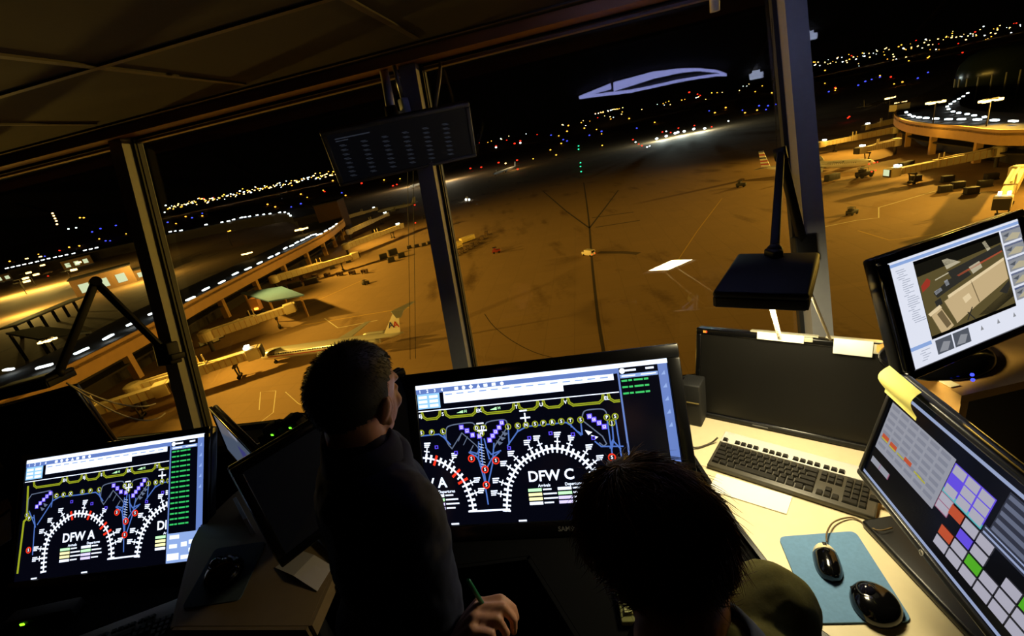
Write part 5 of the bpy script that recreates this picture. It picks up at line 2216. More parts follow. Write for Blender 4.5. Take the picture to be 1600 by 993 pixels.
# gatehouse block with a bright yellow end, at the tip of the left terminal; glass drum of the right one
for pxs, h, lab, cat in ((((500, 345), (535, 347), (522, 300)), 17, 'dark square block at the far tip of the left terminal', 'building'),):
    a, b = G(500, 352, 12), G(536, 344, 12)
    t = thing('terminal_block', lab, cat, V((a.x, a.y, GZ)))
    d = (b - a)
    d.z = 0
    s = V((-d.y, d.x, 0)).normalized() * 26
    g = MB().use(mat('block_brown', (92, 66, 42), .9))
    q = [a, b, b + s, a + s]
    g.hexa([V((p.x, p.y, GZ)) for p in q] + [V((p.x, p.y, GZ + 28)) for p in q])
    g.build('walls', t, world=True)
    g = MB().use(M_roof)
    q = [p + (p - (a + b + b + s + a + s) / 4) * .04 for p in q]
    g.hexa([V((p.x, p.y, GZ + 28)) for p in q] + [V((p.x, p.y, GZ + 29)) for p in q])
    g.build('roof', t, world=True)
c_ = G(1525, 178, ROOFZ)
t = thing('terminal_drum', 'domed glass drum rising from the right terminal roof at the right edge', 'building', V((c_.x, c_.y, GZ)))
cc = G(1545, 190, ROOFZ)
cc = V((cc.x * 1.85, cc.y * 1.85, 0))
g = MB().use(mat('drum_glass', (40, 50, 46), .2), True)
g.lathe([(24, 0), (24, 24), (22.5, 30), (18, 35), (10, 38), (.1, 39)], (cc.x, cc.y, GZ), 40)
g.build('shell', t, world=True)
g = MB().use(M_pale)
for k in range(20):
    an = 2 * PI * k / 20
    g.bar((cc.x + 24.2 * math.cos(an), cc.y + 24.2 * math.sin(an), GZ), (cc.x + 24.2 * math.cos(an), cc.y + 24.2 * math.sin(an), GZ + 20), .7, .7)
g.build('mullions', t, world=True)

# ---- roof lights, one by one
def light_strip(px, py, h, d, size, m, name, label, cat, group):
    p = G(px, py, h)
    M = Matrix.Translation(p) @ Matrix.Rotation(math.atan2(d.y, d.x), 4, 'Z')
    g = MB().use(m)
    g.box((0, 0, .25), size, bevel=.12)
    o = g.build(name)
    o.matrix_world = M
    WM[o.name] = M
    return tag(o, label, cat, group)


def light_row(pxs, h, size, m, name, label, cat, group):
    P = [G(x, y, h) for x, y in pxs]
    for i, (x, y) in enumerate(pxs):
        d = P[min(i + 1, len(P) - 1)] - P[max(i - 1, 0)]
        light_strip(x, y, h, d, size, m, name, label, cat, group)


rowA = [(14, 578), (70, 573), (128, 549), (170, 527), (206, 506), (241, 489), (298, 467), (322, 452), (347, 441), (368, 428), (388, 420), (406, 411), (423, 402), (434, 397), (446, 388), (456, 384), (464, 379), (473, 375), (481, 371), (490, 367), (499, 366.5), (509, 361), (516, 357), (521, 354), (526, 350)]
light_row(rowA, ROOFZ + 1.2, (4.2, 1.1, .5), L_white, 'roof_light', 'one of the row of white lights along the near roof edge of the left terminal', 'light', 'white lights along the left terminal roof edge')
rowAf = [(11, 419), (20, 417), (29, 415), (38, 413), (48, 411), (58, 408.5), (67, 406), (76, 404), (86, 402), (95, 400), (104, 398), (115, 396), (133, 391), (142, 389), (151, 387), (266, 362), (274, 361), (283, 360), (322, 351), (347, 347), (357, 345.5), (365, 343), (377, 340), (383, 339), (390, 338), (402, 336), (412, 335), (422, 334), (437, 332), (445, 331.5), (451, 334), (454, 337)]
light_row(rowAf, ROOFZ + 1.2, (4.5, 2.0, 1.2), L_white, 'roof_light', 'one of the small white lights on the far curve of the left terminal ring', 'light', 'white lights on the far left terminal curve')
rowC = [(1416, 176), (1421, 180), (1427, 182.5), (1436, 184), (1447, 185), (1462, 186), (1482, 187), (1502, 187), (1527, 187.5), (1554, 188.5), (1583, 190)]
light_row(rowC, ROOFZ + 1.2, (4.0, 1.3, .6), L_white, 'roof_light', 'one of the row of white lights along the near roof edge of the right terminal', 'light', 'white lights along the right terminal roof edge')
rowC2 = [(1480, 167), (1482, 171), (1489, 175), (1498, 177), (1511, 179), (1522, 181), (1538, 183.5), (1485, 163), (1491, 159), (1498, 155), (1505, 151), (1512, 146)]
light_row(rowC2, ROOFZ + 1.2, (2.4, 1.3, .6), L_white, 'roof_light', 'one of the white lights along the inner roof edge of the right terminal', 'light', 'white lights on the inner right terminal roof edge')


# ---- jetways
def jetway(label, pa, pb, lit=None, flood=True, width=3.0, hgt=3.0):
    a, b = pa, pb
    d = V(((b - a).x, (b - a).y, 0)).normalized()
    M = frame(V((a.x, a.y, GZ)), d, V((-d.y, d.x, 0)))
    t = thing('jetway', label, 'jetway', M)
    L = V(((b - a).x, (b - a).y)).length
    z = 4.6

    def part(nm, m, f):
        g = MB().use(m)
        g.T = M
        f(g)
        return g.build(nm, t, world=True)
    part('rotunda', M_jet, lambda g: g.lathe([(2.3, z - .3), (2.5, z - .2), (2.5, z + 3.1), (1.6, z + 3.6)], (0, 0, 0), 20))
    part('rotunda_pillar', M_jetd, lambda g: g.cyl((0, 0, 0), (0, 0, z), .7, seg=12))
    part('tunnel', M_jet, lambda g: (g.box((L * .30, 0, z + 1.6), (L * .56, width, hgt)), g.box((L * .30, 0, z + 3.3), (L * .50, .5, .5)), [(g.use(M_terf), g.box((L * (.08 + .06 * k), s * width / 2, z + 1.6), (.18, .12, hgt))) for k in range(9) for s in (-1, 1)]))
    part('tunnel', M_jet, lambda g: (g.box((L * .72, 0, z + 1.55), (L * .46, width * .86, hgt * .86)), [(g.use(M_terf), g.box((L * (.58 + .05 * k), s * width * .43, z + 1.55), (.15, .1, hgt * .86))) for k in range(8) for s in (-1, 1)]))

    def cab(g):
        g.box((L * .965, 0, z + 1.6), (3.6, 3.8, 3.5), bevel=.25)
        g.box((L * .965 + 2.0, 0, z + 1.7), (.8, 3.2, 3.0))
    part('cab', M_jet, cab)
    part('cab_hood', M_jetd, lambda g: g.box((L * .965 + 2.5, 0, z + 1.6), (.5, 3.5, 3.1)))

    def gear(g):
        g.box((L * .78, 0, z - .5), (1.0, width + .8, .5))
        for s in (-1, 1):
            g.bar((L * .78, s * (width / 2 + .3), z), (L * .78, s * 1.0, 1.0), .35, .35)
        g.box((L * .78, 0, .9), (.8, 3.2, .4))
    part('drive_column', M_jetd, gear)
    for s in (-1, 1):
        part('wheel', M_tyre, lambda g: g.cyl((L * .78, s * 1.25 - .25, .6), (L * .78, s * 1.25 + .25, .6), .6, seg=14))
    for k in (0, 1):
        part('roof_post', M_jet, lambda g: g.box((L * (.52 + .045 * k), .8, z + 4.3), (.35, .35, 2.4)))
    if lit:
        part('lit_window', lit, lambda g: (g.box((L * .965 + 2.78, 0, z + 1.9), (.1, 3.0, 2.4)), g.box((L * .965, -1.93, z + 1.9), (2.6, .1, 2.3))))
    if flood:
        part('floodlight', L_white, lambda g: (g.box((L * .93, .9, z + 3.9), (1.3, .7, .6)), g.box((L * .93, -.9, z + 3.9), (1.3, .7, .6))))
    return t


J = lambda x, y: G(x, y, 6.2)
jetway('cream jetway docked at the nose of the left airliner', J(212, 608), J(402, 549), None)
jetway('ribbed cream jetway ending in open apron below the grey canopy', J(322, 524), J(456, 480), None, False)
jetway('cream jetway above the line of baggage carts', J(428, 436), J(558, 398), None, False)
jetway('cream jetway pointing right, third from the far tip of the left terminal', J(540, 385), J(628, 352), None)
jetway('cream jetway pointing right, second from the far tip of the left terminal', J(545, 362), J(606, 334), None)
jetway('cream jetway at the far tip of the left terminal', J(540, 340), J(588, 326), None)
jetway('farthest cream jetway of the right terminal, beside its yellow tip', J(1402, 188), J(1352, 199), None)
jetway('cream jetway of the right terminal with a lit end cab, beside the right window post', J(1398, 203), J(1280, 226), M_win)
jetway('short cream jetway between the lit-cab jetway and the right airliner', J(1400, 222), J(1343, 235), None)
jetway('large cream jetway with a bright lit cab at the right airliner nose', J(1560, 236), J(1390, 270), M_win)
jetway('cream jetway partly hidden by the webcam monitor', J(1592, 268), J(1565, 318), None)
jetway('cream jetway at the left edge of the apron behind the left lamp cords', V((-132, 104, GZ)), J(262, 604), None, False)


# ---- aircraft
M_silver = mat('aircraft_silver', (214, 210, 200), .25, metal=.35)
M_acw = mat('aircraft_white', (222, 216, 205), .4)
M_acgrey = mat('aircraft_grey', (150, 148, 142), .5)
M_acred = mat('aircraft_red', (176, 34, 30), .5)
M_acblue = mat('aircraft_blue', (26, 42, 110), .5)
M_acwin = mat('aircraft_windows', (20, 20, 26), .2)


def airliner(label, nose, tail, m_body, ttail=False, flag=False, letters=None, word=None):
    d = V(((nose - tail).x, (nose - tail).y, 0))
    L = d.length
    d.normalize()
    M = frame(V((tail.x, tail.y, GZ)), d, V((-d.y, d.x, 0)))
    t = thing('airliner', label, 'airplane', M)
    zc_, r = 3.4, 1.85

    def mk(nm, m, f, par=None, smooth=False):
        g = MB().use(m, smooth)
        g.T = M
        f(g)
        return g.build(nm, par or t, world=True)
    prof = [(0.0, .15, 1.1), (.03, .5, .9), (.08, .85, .65), (.16, 1.35, .3), (.25, r * .96, .05), (.32, r, 0), (.86, r, 0), (.91, r * .93, -.05), (.95, r * .76, -.15), (.98, r * .5, -.32), (1.0, .1, -.5)]

    def fus(g):
        g.rings([[V((f * L, rr * math.cos(2 * PI * k / 28), zc_ + dz + rr * math.sin(2 * PI * k / 28))) for k in range(28)] for f, rr, dz in prof])
    fo = mk('fuselage', m_body, fus, None, True)

    def band(g, a0, a1, f0=.25, f1=.93, rr=None):
        fs = [p for p in prof if f0 <= p[0] <= f1]
        for s in (0, 1):
            for (p, q) in zip(fs, fs[1:]):
                pts = []
                for (f, r_, dz), aa in ((p, a0), (q, a0), (q, a1), (p, a1)):
                    an = rad(aa) if s == 0 else PI - rad(aa)
                    pts.append(V((f * L, (r_ + .03) * math.cos(an), zc_ + dz + (r_ + .03) * math.sin(an))))
                g.poly(pts)
    if ttail:
        mk('red_stripe', M_acred, lambda g: band(g, -14, -6))
        mk('blue_stripe', M_acblue, lambda g: band(g, 12, 18))
        mk('white_stripe', M_acw, lambda g: band(g, -2, 8))

    def wins(g):
        for s in (-1, 1):
            for k in range(34):
                f = .30 + .56 * k / 33
                y = r * math.cos(rad(14)) + .02
                g.box((f * L, s * y, zc_ + r * math.sin(rad(14))), (.28, .06, .38))
        for s in (-1, 1):
            g.box((L * .962, s * .95, zc_ + .55), (.9, .5, .5), Matrix.Rotation(s * -.5, 3, 'Z'))
    mk('cabin_windows', M_acwin, wins)
    wr = .50 if ttail else .56

    def wing(s):
        def f(g):
            x0 = wr * L
            P = [(x0 + 3.6, s * 1.2), (x0 - 4.6, s * 16.2), (x0 - 6.4, s * 16.4), (x0 - 3.6, s * 5.0), (x0 - 3.8, s * 1.2)]
            b = [V((x, y, zc_ - 1.15 + abs(y) * .075 - .18 * max(0, 1 - abs(y) / 18))) for x, y in P]
            tp = [V((x, y, zc_ - 1.15 + abs(y) * .075 + .22 * max(.25, 1 - abs(y) / 18))) for x, y in P]
            g.rings([b, tp])
            if not ttail:
                g.hexa([V((P[1][0] + .3, s * 16.2, 3.6)), V((P[2][0], s * 16.2, 3.6)), V((P[2][0], s * 16.35, 3.6)), V((P[1][0] + .3, s * 16.35, 3.6)), V((P[1][0] - 1.4, s * 16.8, 5.6)), V((P[2][0] - 1.2, s * 16.8, 5.6)), V((P[2][0] - 1.2, s * 16.9, 5.6)), V((P[1][0] - 1.4, s * 16.9, 5.6))])
        return f
    for s in (-1, 1):
        mk('wing', M_acgrey, wing(s))
    fh = 6.6 if ttail else (9.0 if word else 6.2)
    fz = zc_ + 1.2

    def finp(z):
        k = (z - fz) / fh
        return (5.2 + (1.2 - 5.2) * k if not ttail else 6.2 + (1.0 - 6.2) * k, .2 - 1.6 * k if not ttail else 1.0 - 1.4 * k)

    def fin_band(z0, z1):
        def f(g):
            (a0, b0), (a1, b1) = finp(z0), finp(z1)
            g.hexa([V((b0, -.16, z0)), V((a0, -.10, z0)), V((a0, .10, z0)), V((b0, .16, z0)), V((b1, -.14, z1)), V((a1, -.08, z1)), V((a1, .08, z1)), V((b1, .14, z1))])
        return f
    if flag:
        def ff(g):
            for k in range(11):
                g.use((M_acred, M_acw, M_acblue, M_acw)[k % 4] if k > 5 else (M_acred, M_acw)[k % 2])
                fin_band(fz - .6 + (fh + .6) * k / 11, fz - .6 + (fh + .6) * (k + 1) / 11)(g)
        mk('tail_fin', M_acw, ff)
    else:
        fo2 = mk('tail_fin', M_acw if ttail else m_body, fin_band(fz - .8, fz + fh))
        if letters:
            def lt(g):
                for s in (-1, 1):
                    for q, (ch, dx, m_) in enumerate((('A', .75, M_acred), ('A', -.75, M_acblue))):
                        g.use(m_)
                        for tri in text_tris(ch):
                            g.poly([V((2.3 + (-s) * (-1) * (dx * -1) * s * s + s * 0 + (p[0] * 2.6) * (-s) * -1 * (1 if s > 0 else 1) * (-1 if s > 0 else 1) * -1, s * .20, fz + 2.6 + p[1] * 2.6)) for p in tri])
            mk('fin_letters', M_acred, lt, fo2)

    def tp(s):
        def f(g):
            z = fz + fh if ttail else zc_ + 1.0
            x0 = -1.2 if ttail else 1.6
            hs = 6.0 if ttail else 6.6
            P = [(x0 + 3.0, 0.1 * s), (x0 - .9, s * hs), (x0 - 2.3, s * hs), (x0 - 1.0, .1 * s)]
            g.rings([[V((x, y, z - .06)) for x, y in P], [V((x, y, z + .14)) for x, y in P]])
        return f
    for s in (-1, 1):
        mk('tailplane', M_acgrey, tp(s))
    for s in (-1, 1):
        if ttail:
            mk('engine', M_silver, lambda g: (g.tube([(L * .13, s * 2.9, zc_ + .55), (L * .16, s * 2.9, zc_ + .5), (L * .26, s * 2.9, zc_ + .45), (L * .285, s * 2.9, zc_ + .45)], [.62, .85, .95, .85], 18), g.box((L * .21, s * 1.9, zc_ + .5), (3.4, 1.2, .3))), None, True)
        else:
            mk('engine', M_acgrey, lambda g: (g.tube([(wr * L - 1.8, s * 5.2, 1.7), (wr * L + .3, s * 5.2, 1.6), (wr * L + 2.4, s * 5.2, 1.6), (wr * L + 3.0, s * 5.2, 1.6)], [.6, 1.0, 1.1, .98], 18), g.box((wr * L - .2, s * 5.2, 2.6), (3.0, .3, 1.0))), None, True)
    for (x, y) in ((L * .90, 0), (wr * L - 2.6, 2.6), (wr * L - 2.6, -2.6)):
        mk('landing_gear', M_tyre, lambda g: (g.cyl((x, y - .35, .5), (x, y + .35, .5), .5, seg=14), g.box((x, y, 1.3), (.25, .25, 1.5))))
    if word:
        def wd(g):
            for s in (-1, 1):
                for tri in text_tris(word):
                    g.poly([V((L * .70 - s * p[0] * -1 * 2.0 * -1 * -1, s * (r * math.cos(rad(34)) + .06 - .16 * p[1]), zc_ + r * math.sin(rad(34)) + p[1] * 1.5)) for p in tri])
        mk('lettering', mat('ac_letter', (70, 74, 84), .5), wd, fo)
    return t


nA, tA = G(404, 555, 3.4), G(632, 523, 3.6)
airliner('silver airliner with a red stripe and AA letters on its fin, behind the standing person', nA, tA, M_silver, ttail=True, letters='AA')
nB, tB = G(1368, 252, 3.4), G(1189, 264, 3.6)
airliner('pale airliner with a red, white and blue striped fin by the right terminal', nB, tB, M_acw, flag=True, word='American')
airliner('far airliner with a striped fin behind the left terminal roof', G(410, 345, 3.4), G(372, 342, 3.4), M_acw, flag=True)
airliner('far airliner parked with its nose at the tip of the left terminal', G(590, 330, 3.4), G(650, 318, 3.4), M_acw)
airliner('far dim airliner on the pale lit strip left of the middle window post', G(640, 292, 3.4), G(672, 282, 3.4), M_acw)
airliner('far orange-lit airliner on the pale lit strip right of the hanging display', G(770, 272, 3.4), G(806, 260, 3.4), M_acw)
airliner('far dim airliner beyond the farthest jetway of the right terminal', G(1395, 152, 3.4), G(1350, 168, 3.4), M_acw)


# ---- vehicles and ground equipment
M_vw = mat('vehicle_white', (228, 216, 190), .5)
M_vd = mat('vehicle_dark', (38, 32, 26), .7)
M_vr = mat('vehicle_red', (150, 48, 32), .6)
M_vy = mat('vehicle_yellow', (232, 205, 120), .6)
M_cart = mat('cart_brown', (96, 72, 44), .8)


def vmat(px, py, aim):
    p = G(px, py)
    q = G(*aim)
    d = q - p
    return frame(V((p.x, p.y, GZ)), V((d.x, d.y, 0)), V((-d.y, d.x, 0)))


def van(label, M):
    t = thing('van', label, 'van', M)

    def mk(nm, m, f):
        g = MB().use(m)
        g.T = M
        f(g)
        g.build(nm, t, world=True)
    mk('body', M_vw, lambda g: (g.box((-.6, 0, 1.45), (4.2, 2.1, 2.1), bevel=.15), g.box((2.2, 0, 1.0), (1.6, 2.0, 1.2), bevel=.15)))
    mk('windscreen', M_acwin, lambda g: (g.box((1.55, 0, 1.9), (.1, 1.8, .9), Matrix.Rotation(-.35, 3, 'Y')), g.box((-2.72, 0, 1.9), (.06, 1.6, .8))))
    for x in (-1.8, 1.9):
        for y in (-.95, .95):
            mk('wheel', M_tyre, lambda g: g.cyl((x, y - .12, .4), (x, y + .12, .4), .4, seg=14))
    mk('tail_lights', L_red, lambda g: [g.box((-2.73, y, .9), (.06, .3, .3)) for y in (-.85, .85)])
    mk('headlights', L_sod, lambda g: [g.box((3.02, y, .9), (.06, .3, .25)) for y in (-.7, .7)])


van('pale van driving along the dark joint in the middle of the apron', vmat(920, 399, (760, 380)))


def tug(label, px, py, aim, m, s=1.0):
    M = vmat(px, py, aim)
    t = thing('tug', label, 'tug', M)
    for nm, mm, f in (('body', m, lambda g: (g.box((0, 0, .9 * s), (3.2 * s, 1.7 * s, .9 * s), bevel=.1), g.box((-.5 * s, 0, 1.6 * s), (.9 * s, 1.4 * s, .7 * s), bevel=.1))),
                      ('canopy', M_vd, lambda g: (g.box((-.4 * s, 0, 2.3 * s), (1.5 * s, 1.6 * s, .1)), [g.box((x * s, y * s, 1.9 * s), (.08, .08, .9 * s)) for x in (-1.1, .3) for y in (-.7, .7)])),
                      ('wheels', M_tyre, lambda g: [g.cyl((x * s, y * s - .15, .4 * s), (x * s, y * s + .15, .4 * s), .4 * s, seg=12) for x in (-1.0, 1.0) for y in (-.8, .8)])):
        g = MB().use(mm)
        g.T = M
        f(g)
        g.build(nm, t, world=True)
    return t


tug('small dark tug on the open apron below the line of baggage carts', 572, 444, (590, 436), M_vd)
tug('red loader standing alone right of the middle window post', 776, 395, (790, 392), M_vr, 1.25)
tug('small dark tug on the right apron beside a painted line', 1331, 335, (1345, 330), M_vd, 1.2)
tug('dark tug on the apron beyond the lamp arm, left of the right airliner fin', 1158, 292, (1180, 290), M_vd, 1.5)
tug('far white service vehicle with bright headlights on the dark part of the apron', 730, 312, (720, 330), M_vw, 1.6)
for x in (728, 733):
    p = G(x, 311, 1.2)
    g = MB().use(L_white)
    g.ball(p + V((0, -3.2, 0)), 1.0, 8)
    tag(g.build('headlight'), 'headlight of the far service vehicle on the dark part of the apron', 'headlight', 'headlights of the far service vehicle')


def cart_proto(m):
    def f(M, label, group):
        t = thing('baggage_cart', label, 'baggage cart', M, group)
        for nm, mm, fn in (('bed', m, lambda g: g.box((0, 0, .55), (3.4, 1.7, .2))),
                           ('canopy', m, lambda g: (g.box((0, 0, 2.1), (3.4, 1.7, .12)), [g.box((x, 0, 1.3), (.1, 1.6, 1.5)) for x in (-1.65, 0, 1.65)])),
                           ('wheels', M_tyre, lambda g: [g.cyl((x, y - .1, .28), (x, y + .1, .28), .28, seg=10) for x in (-1.2, 1.2) for y in (-.75, .75)])):
            g = MB().use(mm)
            g.T = M
            fn(g)
            g.build(nm, t, world=True)
        return t
    return f


cart = None
mkc = cart_proto(M_cart)
trains = [([(357, 447), (590, 425)], 12, 'brown baggage cart in the long line of carts near the left terminal', 'line of baggage carts'),
          ([(700, 392), (768, 357)], 7, 'cart in the dark curved row beside the middle window post', 'row of carts by the middle post')]
for pts, n, lab, grp in trains:
    for i in range(n):
        f0, f1 = i / n, (i + 1) / n
        if n == 7:
            P = [(712, 400), (728, 391), (744, 382), (757, 371), (766, 359)]
            Q = resample(smooth_path(P, 4), n + 1)
            a, b = Q[i][0], Q[i + 1][0]
        else:
            a = tuple(pts[0][k] + (pts[1][k] - pts[0][k]) * f0 for k in (0, 1))
            b = tuple(pts[0][k] + (pts[1][k] - pts[0][k]) * f1 for k in (0, 1))
        M = vmat(*a, b)
        if cart is None:
            cart = mkc(M, lab, grp)
        else:
            c = copy_tree(cart, M)
            c['label'], c['group'] = lab, grp


def container(label, px, py, aim, size, m, group=None):
    M = vmat(px, py, aim)
    t = thing('container', label, 'container', M, group)
    g = MB().use(m)
    g.T = M
    g.box((0, 0, size[2] / 2 + .4), size, bevel=.08)
    for k in range(4):
        g.box((size[0] * (-.36 + .24 * k), 0, size[2] / 2 + .4), (.1, size[1] + .08, size[2] * .94))
    g.build('body', t, world=True)
    g = MB().use(M_vd)
    g.T = M
    g.box((0, 0, .25), (size[0] + .5, size[1] + .1, .25))
    g.build('dolly', t, world=True)
    return t


eq = [(600, 404, 4.2, 'dark equipment in the cluster right of the second jetway, low and wide'), (615, 398, 5.0, 'dark box unit in the cluster right of the second jetway, tallest'), (628, 402, 3.6, 'dark box unit at the right end of the cluster beside the second jetway'), (612, 409, 3.6, 'dark low dolly at the near side of the cluster beside the second jetway')]
for x, y, s, lab in eq:
    container(lab, x, y, (x + 20, y - 6), (s, s * .55, s * .6), M_vd)
container('pale container with ribs beside the row of carts at the middle window post', 731, 377, (760, 366), (9.5, 2.6, 2.6), M_vy)
container('pale square loader box at the near end of the carts by the middle post', 716, 388, (735, 380), (4.5, 3.2, 3.2), M_vy)
for k, (x, y) in enumerate([(640, 388), (652, 386), (663, 384), (672, 381), (545, 405 + 5), (520, 420)]):
    container('small dark dolly on the apron near the middle window post', x, y, (x + 20, y - 5), (2.6, 1.8, 1.4), M_vd, 'small dollies near the middle post')
for k, (x, y, lab) in enumerate([(1476, 300, 'leftmost dark cart of the cluster above the webcam monitor'), (1496, 294, 'dark cart in the cluster above the webcam monitor, second from left'), (1517, 303, 'square dark cart in the middle of the cluster above the webcam monitor'),
                                 (1538, 292, 'square dark cart at the right end of the cluster above the webcam monitor'), (1480, 284, 'long dark dolly behind the cluster above the webcam monitor'), (1548, 281, 'dark dolly behind the cluster, near the right terminal column'), (1430, 283, 'dark dolly under the bright lit jetway cab')]):
    container(lab, x, y, (x + 30, y - 4), (3.6, 2.2, 2.0), M_vd)
tug('dark fuel truck under the large jetway by the right airliner nose', 1350, 277, (1385, 270), M_vd, 2.0)
for k, (x, y) in enumerate([(345, 528), (352, 522), (360, 514), (338, 534), (328, 537), (372, 505), (366, 510), (318, 540)]):
    container('small pale cart parked under the left terminal fascia', x, y, (x + 20, y - 8), (2.2, 1.4, 1.5), (M_vw, M_pale, M_vd)[k % 3] if k % 3 < 2 else M_vw, 'carts under the left terminal fascia')
for k, (x, y, lab) in enumerate([(402, 493, 'dark loader on the apron below the ribbed jetway'), (438, 455, 'dark truck left of the jetway above the baggage carts'), (462, 449, 'dark belt loader at the left end of the baggage carts'), (487, 443, 'dark tractor behind the baggage carts, near their left end'),
                               (588, 362, 'dark bus under the third jetway from the left terminal tip'), (700, 352, 'low dark platform above the pale ribbed container'), (668, 340, 'long dark loader beyond the third jetway, left of the middle window post'), (1300, 281, 'dark tractor under the right airliner tail, beside the window post'),
                               (1415, 262, 'dark truck behind the bright lit jetway cab'), (1450, 262, 'dark truck under the middle of the large right jetway')]):
    container(lab, x, y, (x + 30, y - 8), (6.5, 2.8, 2.4), M_vd)
# grey canopy with its warm-lit booth
q = [G(*p, 9.5) for p in ((376, 457), (420, 470), (475, 460), (440, 447))]
t = thing('canopy', 'flat grey canopy on posts beside the left terminal, above the ribbed jetway', 'canopy', V((q[0].x, q[0].y, GZ)))
g = MB().use(mat('canopy_grey', (84, 124, 180), .6))
g.hexa([p - V((0, 0, .5)) for p in q] + q)
g.build('roof', t, world=True)
for p in q:
    g = MB().use(M_terf)
    p2_ = p.lerp((q[0] + q[2]) / 2, .12)
    g.box((p2_.x, p2_.y, GZ + 4.5), (.6, .6, 9.0))
    g.build('post', t, world=True)
g = MB().use(mat('booth_orange', (225, 160, 100), .7))
p = q[0].lerp(q[1], .45)
g.box((p.x, p.y, GZ + 6), (3.4, 3.0, 5.5))
g.build('booth', t, world=True)
g = MB().use(L_sod)
g.box((p.x + .3, p.y - 1.6, GZ + 4.2), (1.6, .4, .8))
g.build('booth_light', t, world=True)
# structures on the far left
q = [G(*p, ROOFZ) for p in ((8, 520), (60, 529), (142, 517), (62, 509))]
t = thing('canopy', 'pale flat roof at the left edge behind the unlit lamp arm', 'canopy', V((q[0].x, q[0].y, GZ)))
g = MB().use(mat('flat_roof', (150, 150, 135), .7))
g.hexa([p - V((0, 0, .8)) for p in q] + q)
g.build('roof', t, world=True)
for p in q:
    g = MB().use(M_terd)
    p2_ = p.lerp((q[0] + q[2]) / 2, .1)
    g.box((p2_.x, p2_.y, GZ + 6.5), (.9, .9, 13))
    g.build('post', t, world=True)
q0, q1 = G(24, 507, 9), G(131, 462, 9)
d = (q1 - q0)
d.z = 0
s_ = V((-d.y, d.x, 0)).normalized() * 9
t = thing('covered_walkway', 'long pale covered walkway at the left, behind the unlit lamp peak', 'walkway', V((q0.x, q0.y, GZ)))
g = MB().use(M_pale)
g.hexa([q0 - V((0, 0, 1)), q1 - V((0, 0, 1)), q1 + s_ - V((0, 0, 1)), q0 + s_ - V((0, 0, 1)), q0, q1, q1 + s_, q0 + s_])
g.build('roof', t, world=True)
for k in range(6):
    p = q0.lerp(q1, .08 + .168 * k) + s_ * .5
    g = MB().use(M_terd)
    g.box((p.x, p.y, GZ + 4), (1.2, 1.2, 8))
    g.build('post', t, world=True)
for (px, py, w_, dp, h_, lab) in ((170, 452, 40, 26, 14, 'brown block with bright openings behind the unlit lamp peak'), (226, 434, 34, 18, 8, 'low bright-sided building left of the left window post'), (124, 416, 34, 18, 12, 'small dark building with a white-lit wall at the far left'), (15, 437, 30, 16, 10, 'low building with a white-lit wall at the left picture edge')):
    p = G(px, py)
    M = frame(V((p.x, p.y, GZ)), V((.8, .6, 0)), V((-.6, .8, 0)))
    t = thing('building', lab, 'building', M)
    g = MB().use(mat('far_wall', (140, 108, 72), .8))
    g.T = M
    g.box((0, dp / 2, h_ / 2), (w_, dp, h_))
    g.build('walls', t, world=True)
    g = MB().use(M_roof)
    g.T = M
    g.box((0, dp / 2, h_ + .4), (w_ + 1.5, dp + 1.5, .8))
    g.build('roof', t, world=True)
    for k in range(3):
        g = MB().use(M_win)
        g.T = M
        g.box((w_ * (-.32 + .30 * k), -.1, h_ * .45), (w_ * .16, .3, h_ * .5))
        g.build('window', t, world=True)


# ---- lamp clusters on masts
def mast(label, px, py, h, n=4, m=None, pole_to_ground=True, r=.9):
    p = G(px, py, h)
    t = thing('light_mast', label, 'light mast', V((p.x, p.y, GZ)))
    g = MB().use(M_terd, True)
    g.tube([V((p.x, p.y, GZ)), V((p.x, p.y, GZ + h + .5))], [.35, .2], 10)
    g.build('pole', t, world=True)
    g = MB().use(M_terd)
    g.box((p.x, p.y, GZ + h + .6), (5.4 * r, .3, .3))
    g.box((p.x, p.y, GZ + h + .6), (.3, 4.4 * r, .3))
    g.build('crossarm', t, world=True)
    for k in range(n):
        an = 2 * PI * k / n + .4
        g = MB().use(m or L_warm)
        g.box((p.x + 2.3 * r * math.cos(an), p.y + 1.8 * r * math.sin(an), GZ + h + .1), (2.0 * r, 1.1 * r, .7 * r), bevel=.1)
        g.build('lamp_head', t, world=True)


mast('lamp cluster on a mast at the left edge, under the pale flat roof', 74, 532, 16, 5)
mast('lamp cluster on a mast behind the left terminal, right of the left window post', 386, 396, 18, 4)
mast('lamp cluster on a mast near the far tip of the left terminal', 471, 358, 18, 4, None, True, 1.4)
mast('single lamp on a mast in the dark beyond the left terminal', 353, 362, 16, 1, L_sod, True, 1.5)
mast('lamp cluster on a mast over the right terminal, left of two', 1462, 160, 24, 4, None, True, 1.3)
mast('lamp cluster on a mast over the right terminal, right of two', 1548, 157, 24, 4, None, True, 1.3)
mast('lamp on a mast beyond the tip of the right terminal', 1391, 153, 18, 2, None, True, 1.5)
mast('lamp cluster on a mast beside the yellow tip of the right terminal', 1409, 160, 16, 3, None, True, 1.3)
mast('lamp cluster at the yellow tip of the left terminal', 527, 325, 20, 3, None, True, 1.4)
for i, (px, py) in enumerate(((37, 405), (30, 437), (36, 428), (47, 431), (105, 424), (114, 412), (31, 442), (59, 416), (58, 402))):
    mast('street lamp over the bright yellow road at the far left', px, py, 12, 1, L_warm, True, 2.6)
for o in list(bpy.data.objects):
    if o.name.startswith('light_mast') and o.get('label', '').startswith('street lamp'):
        o['group'] = 'street lamps over the far left road'
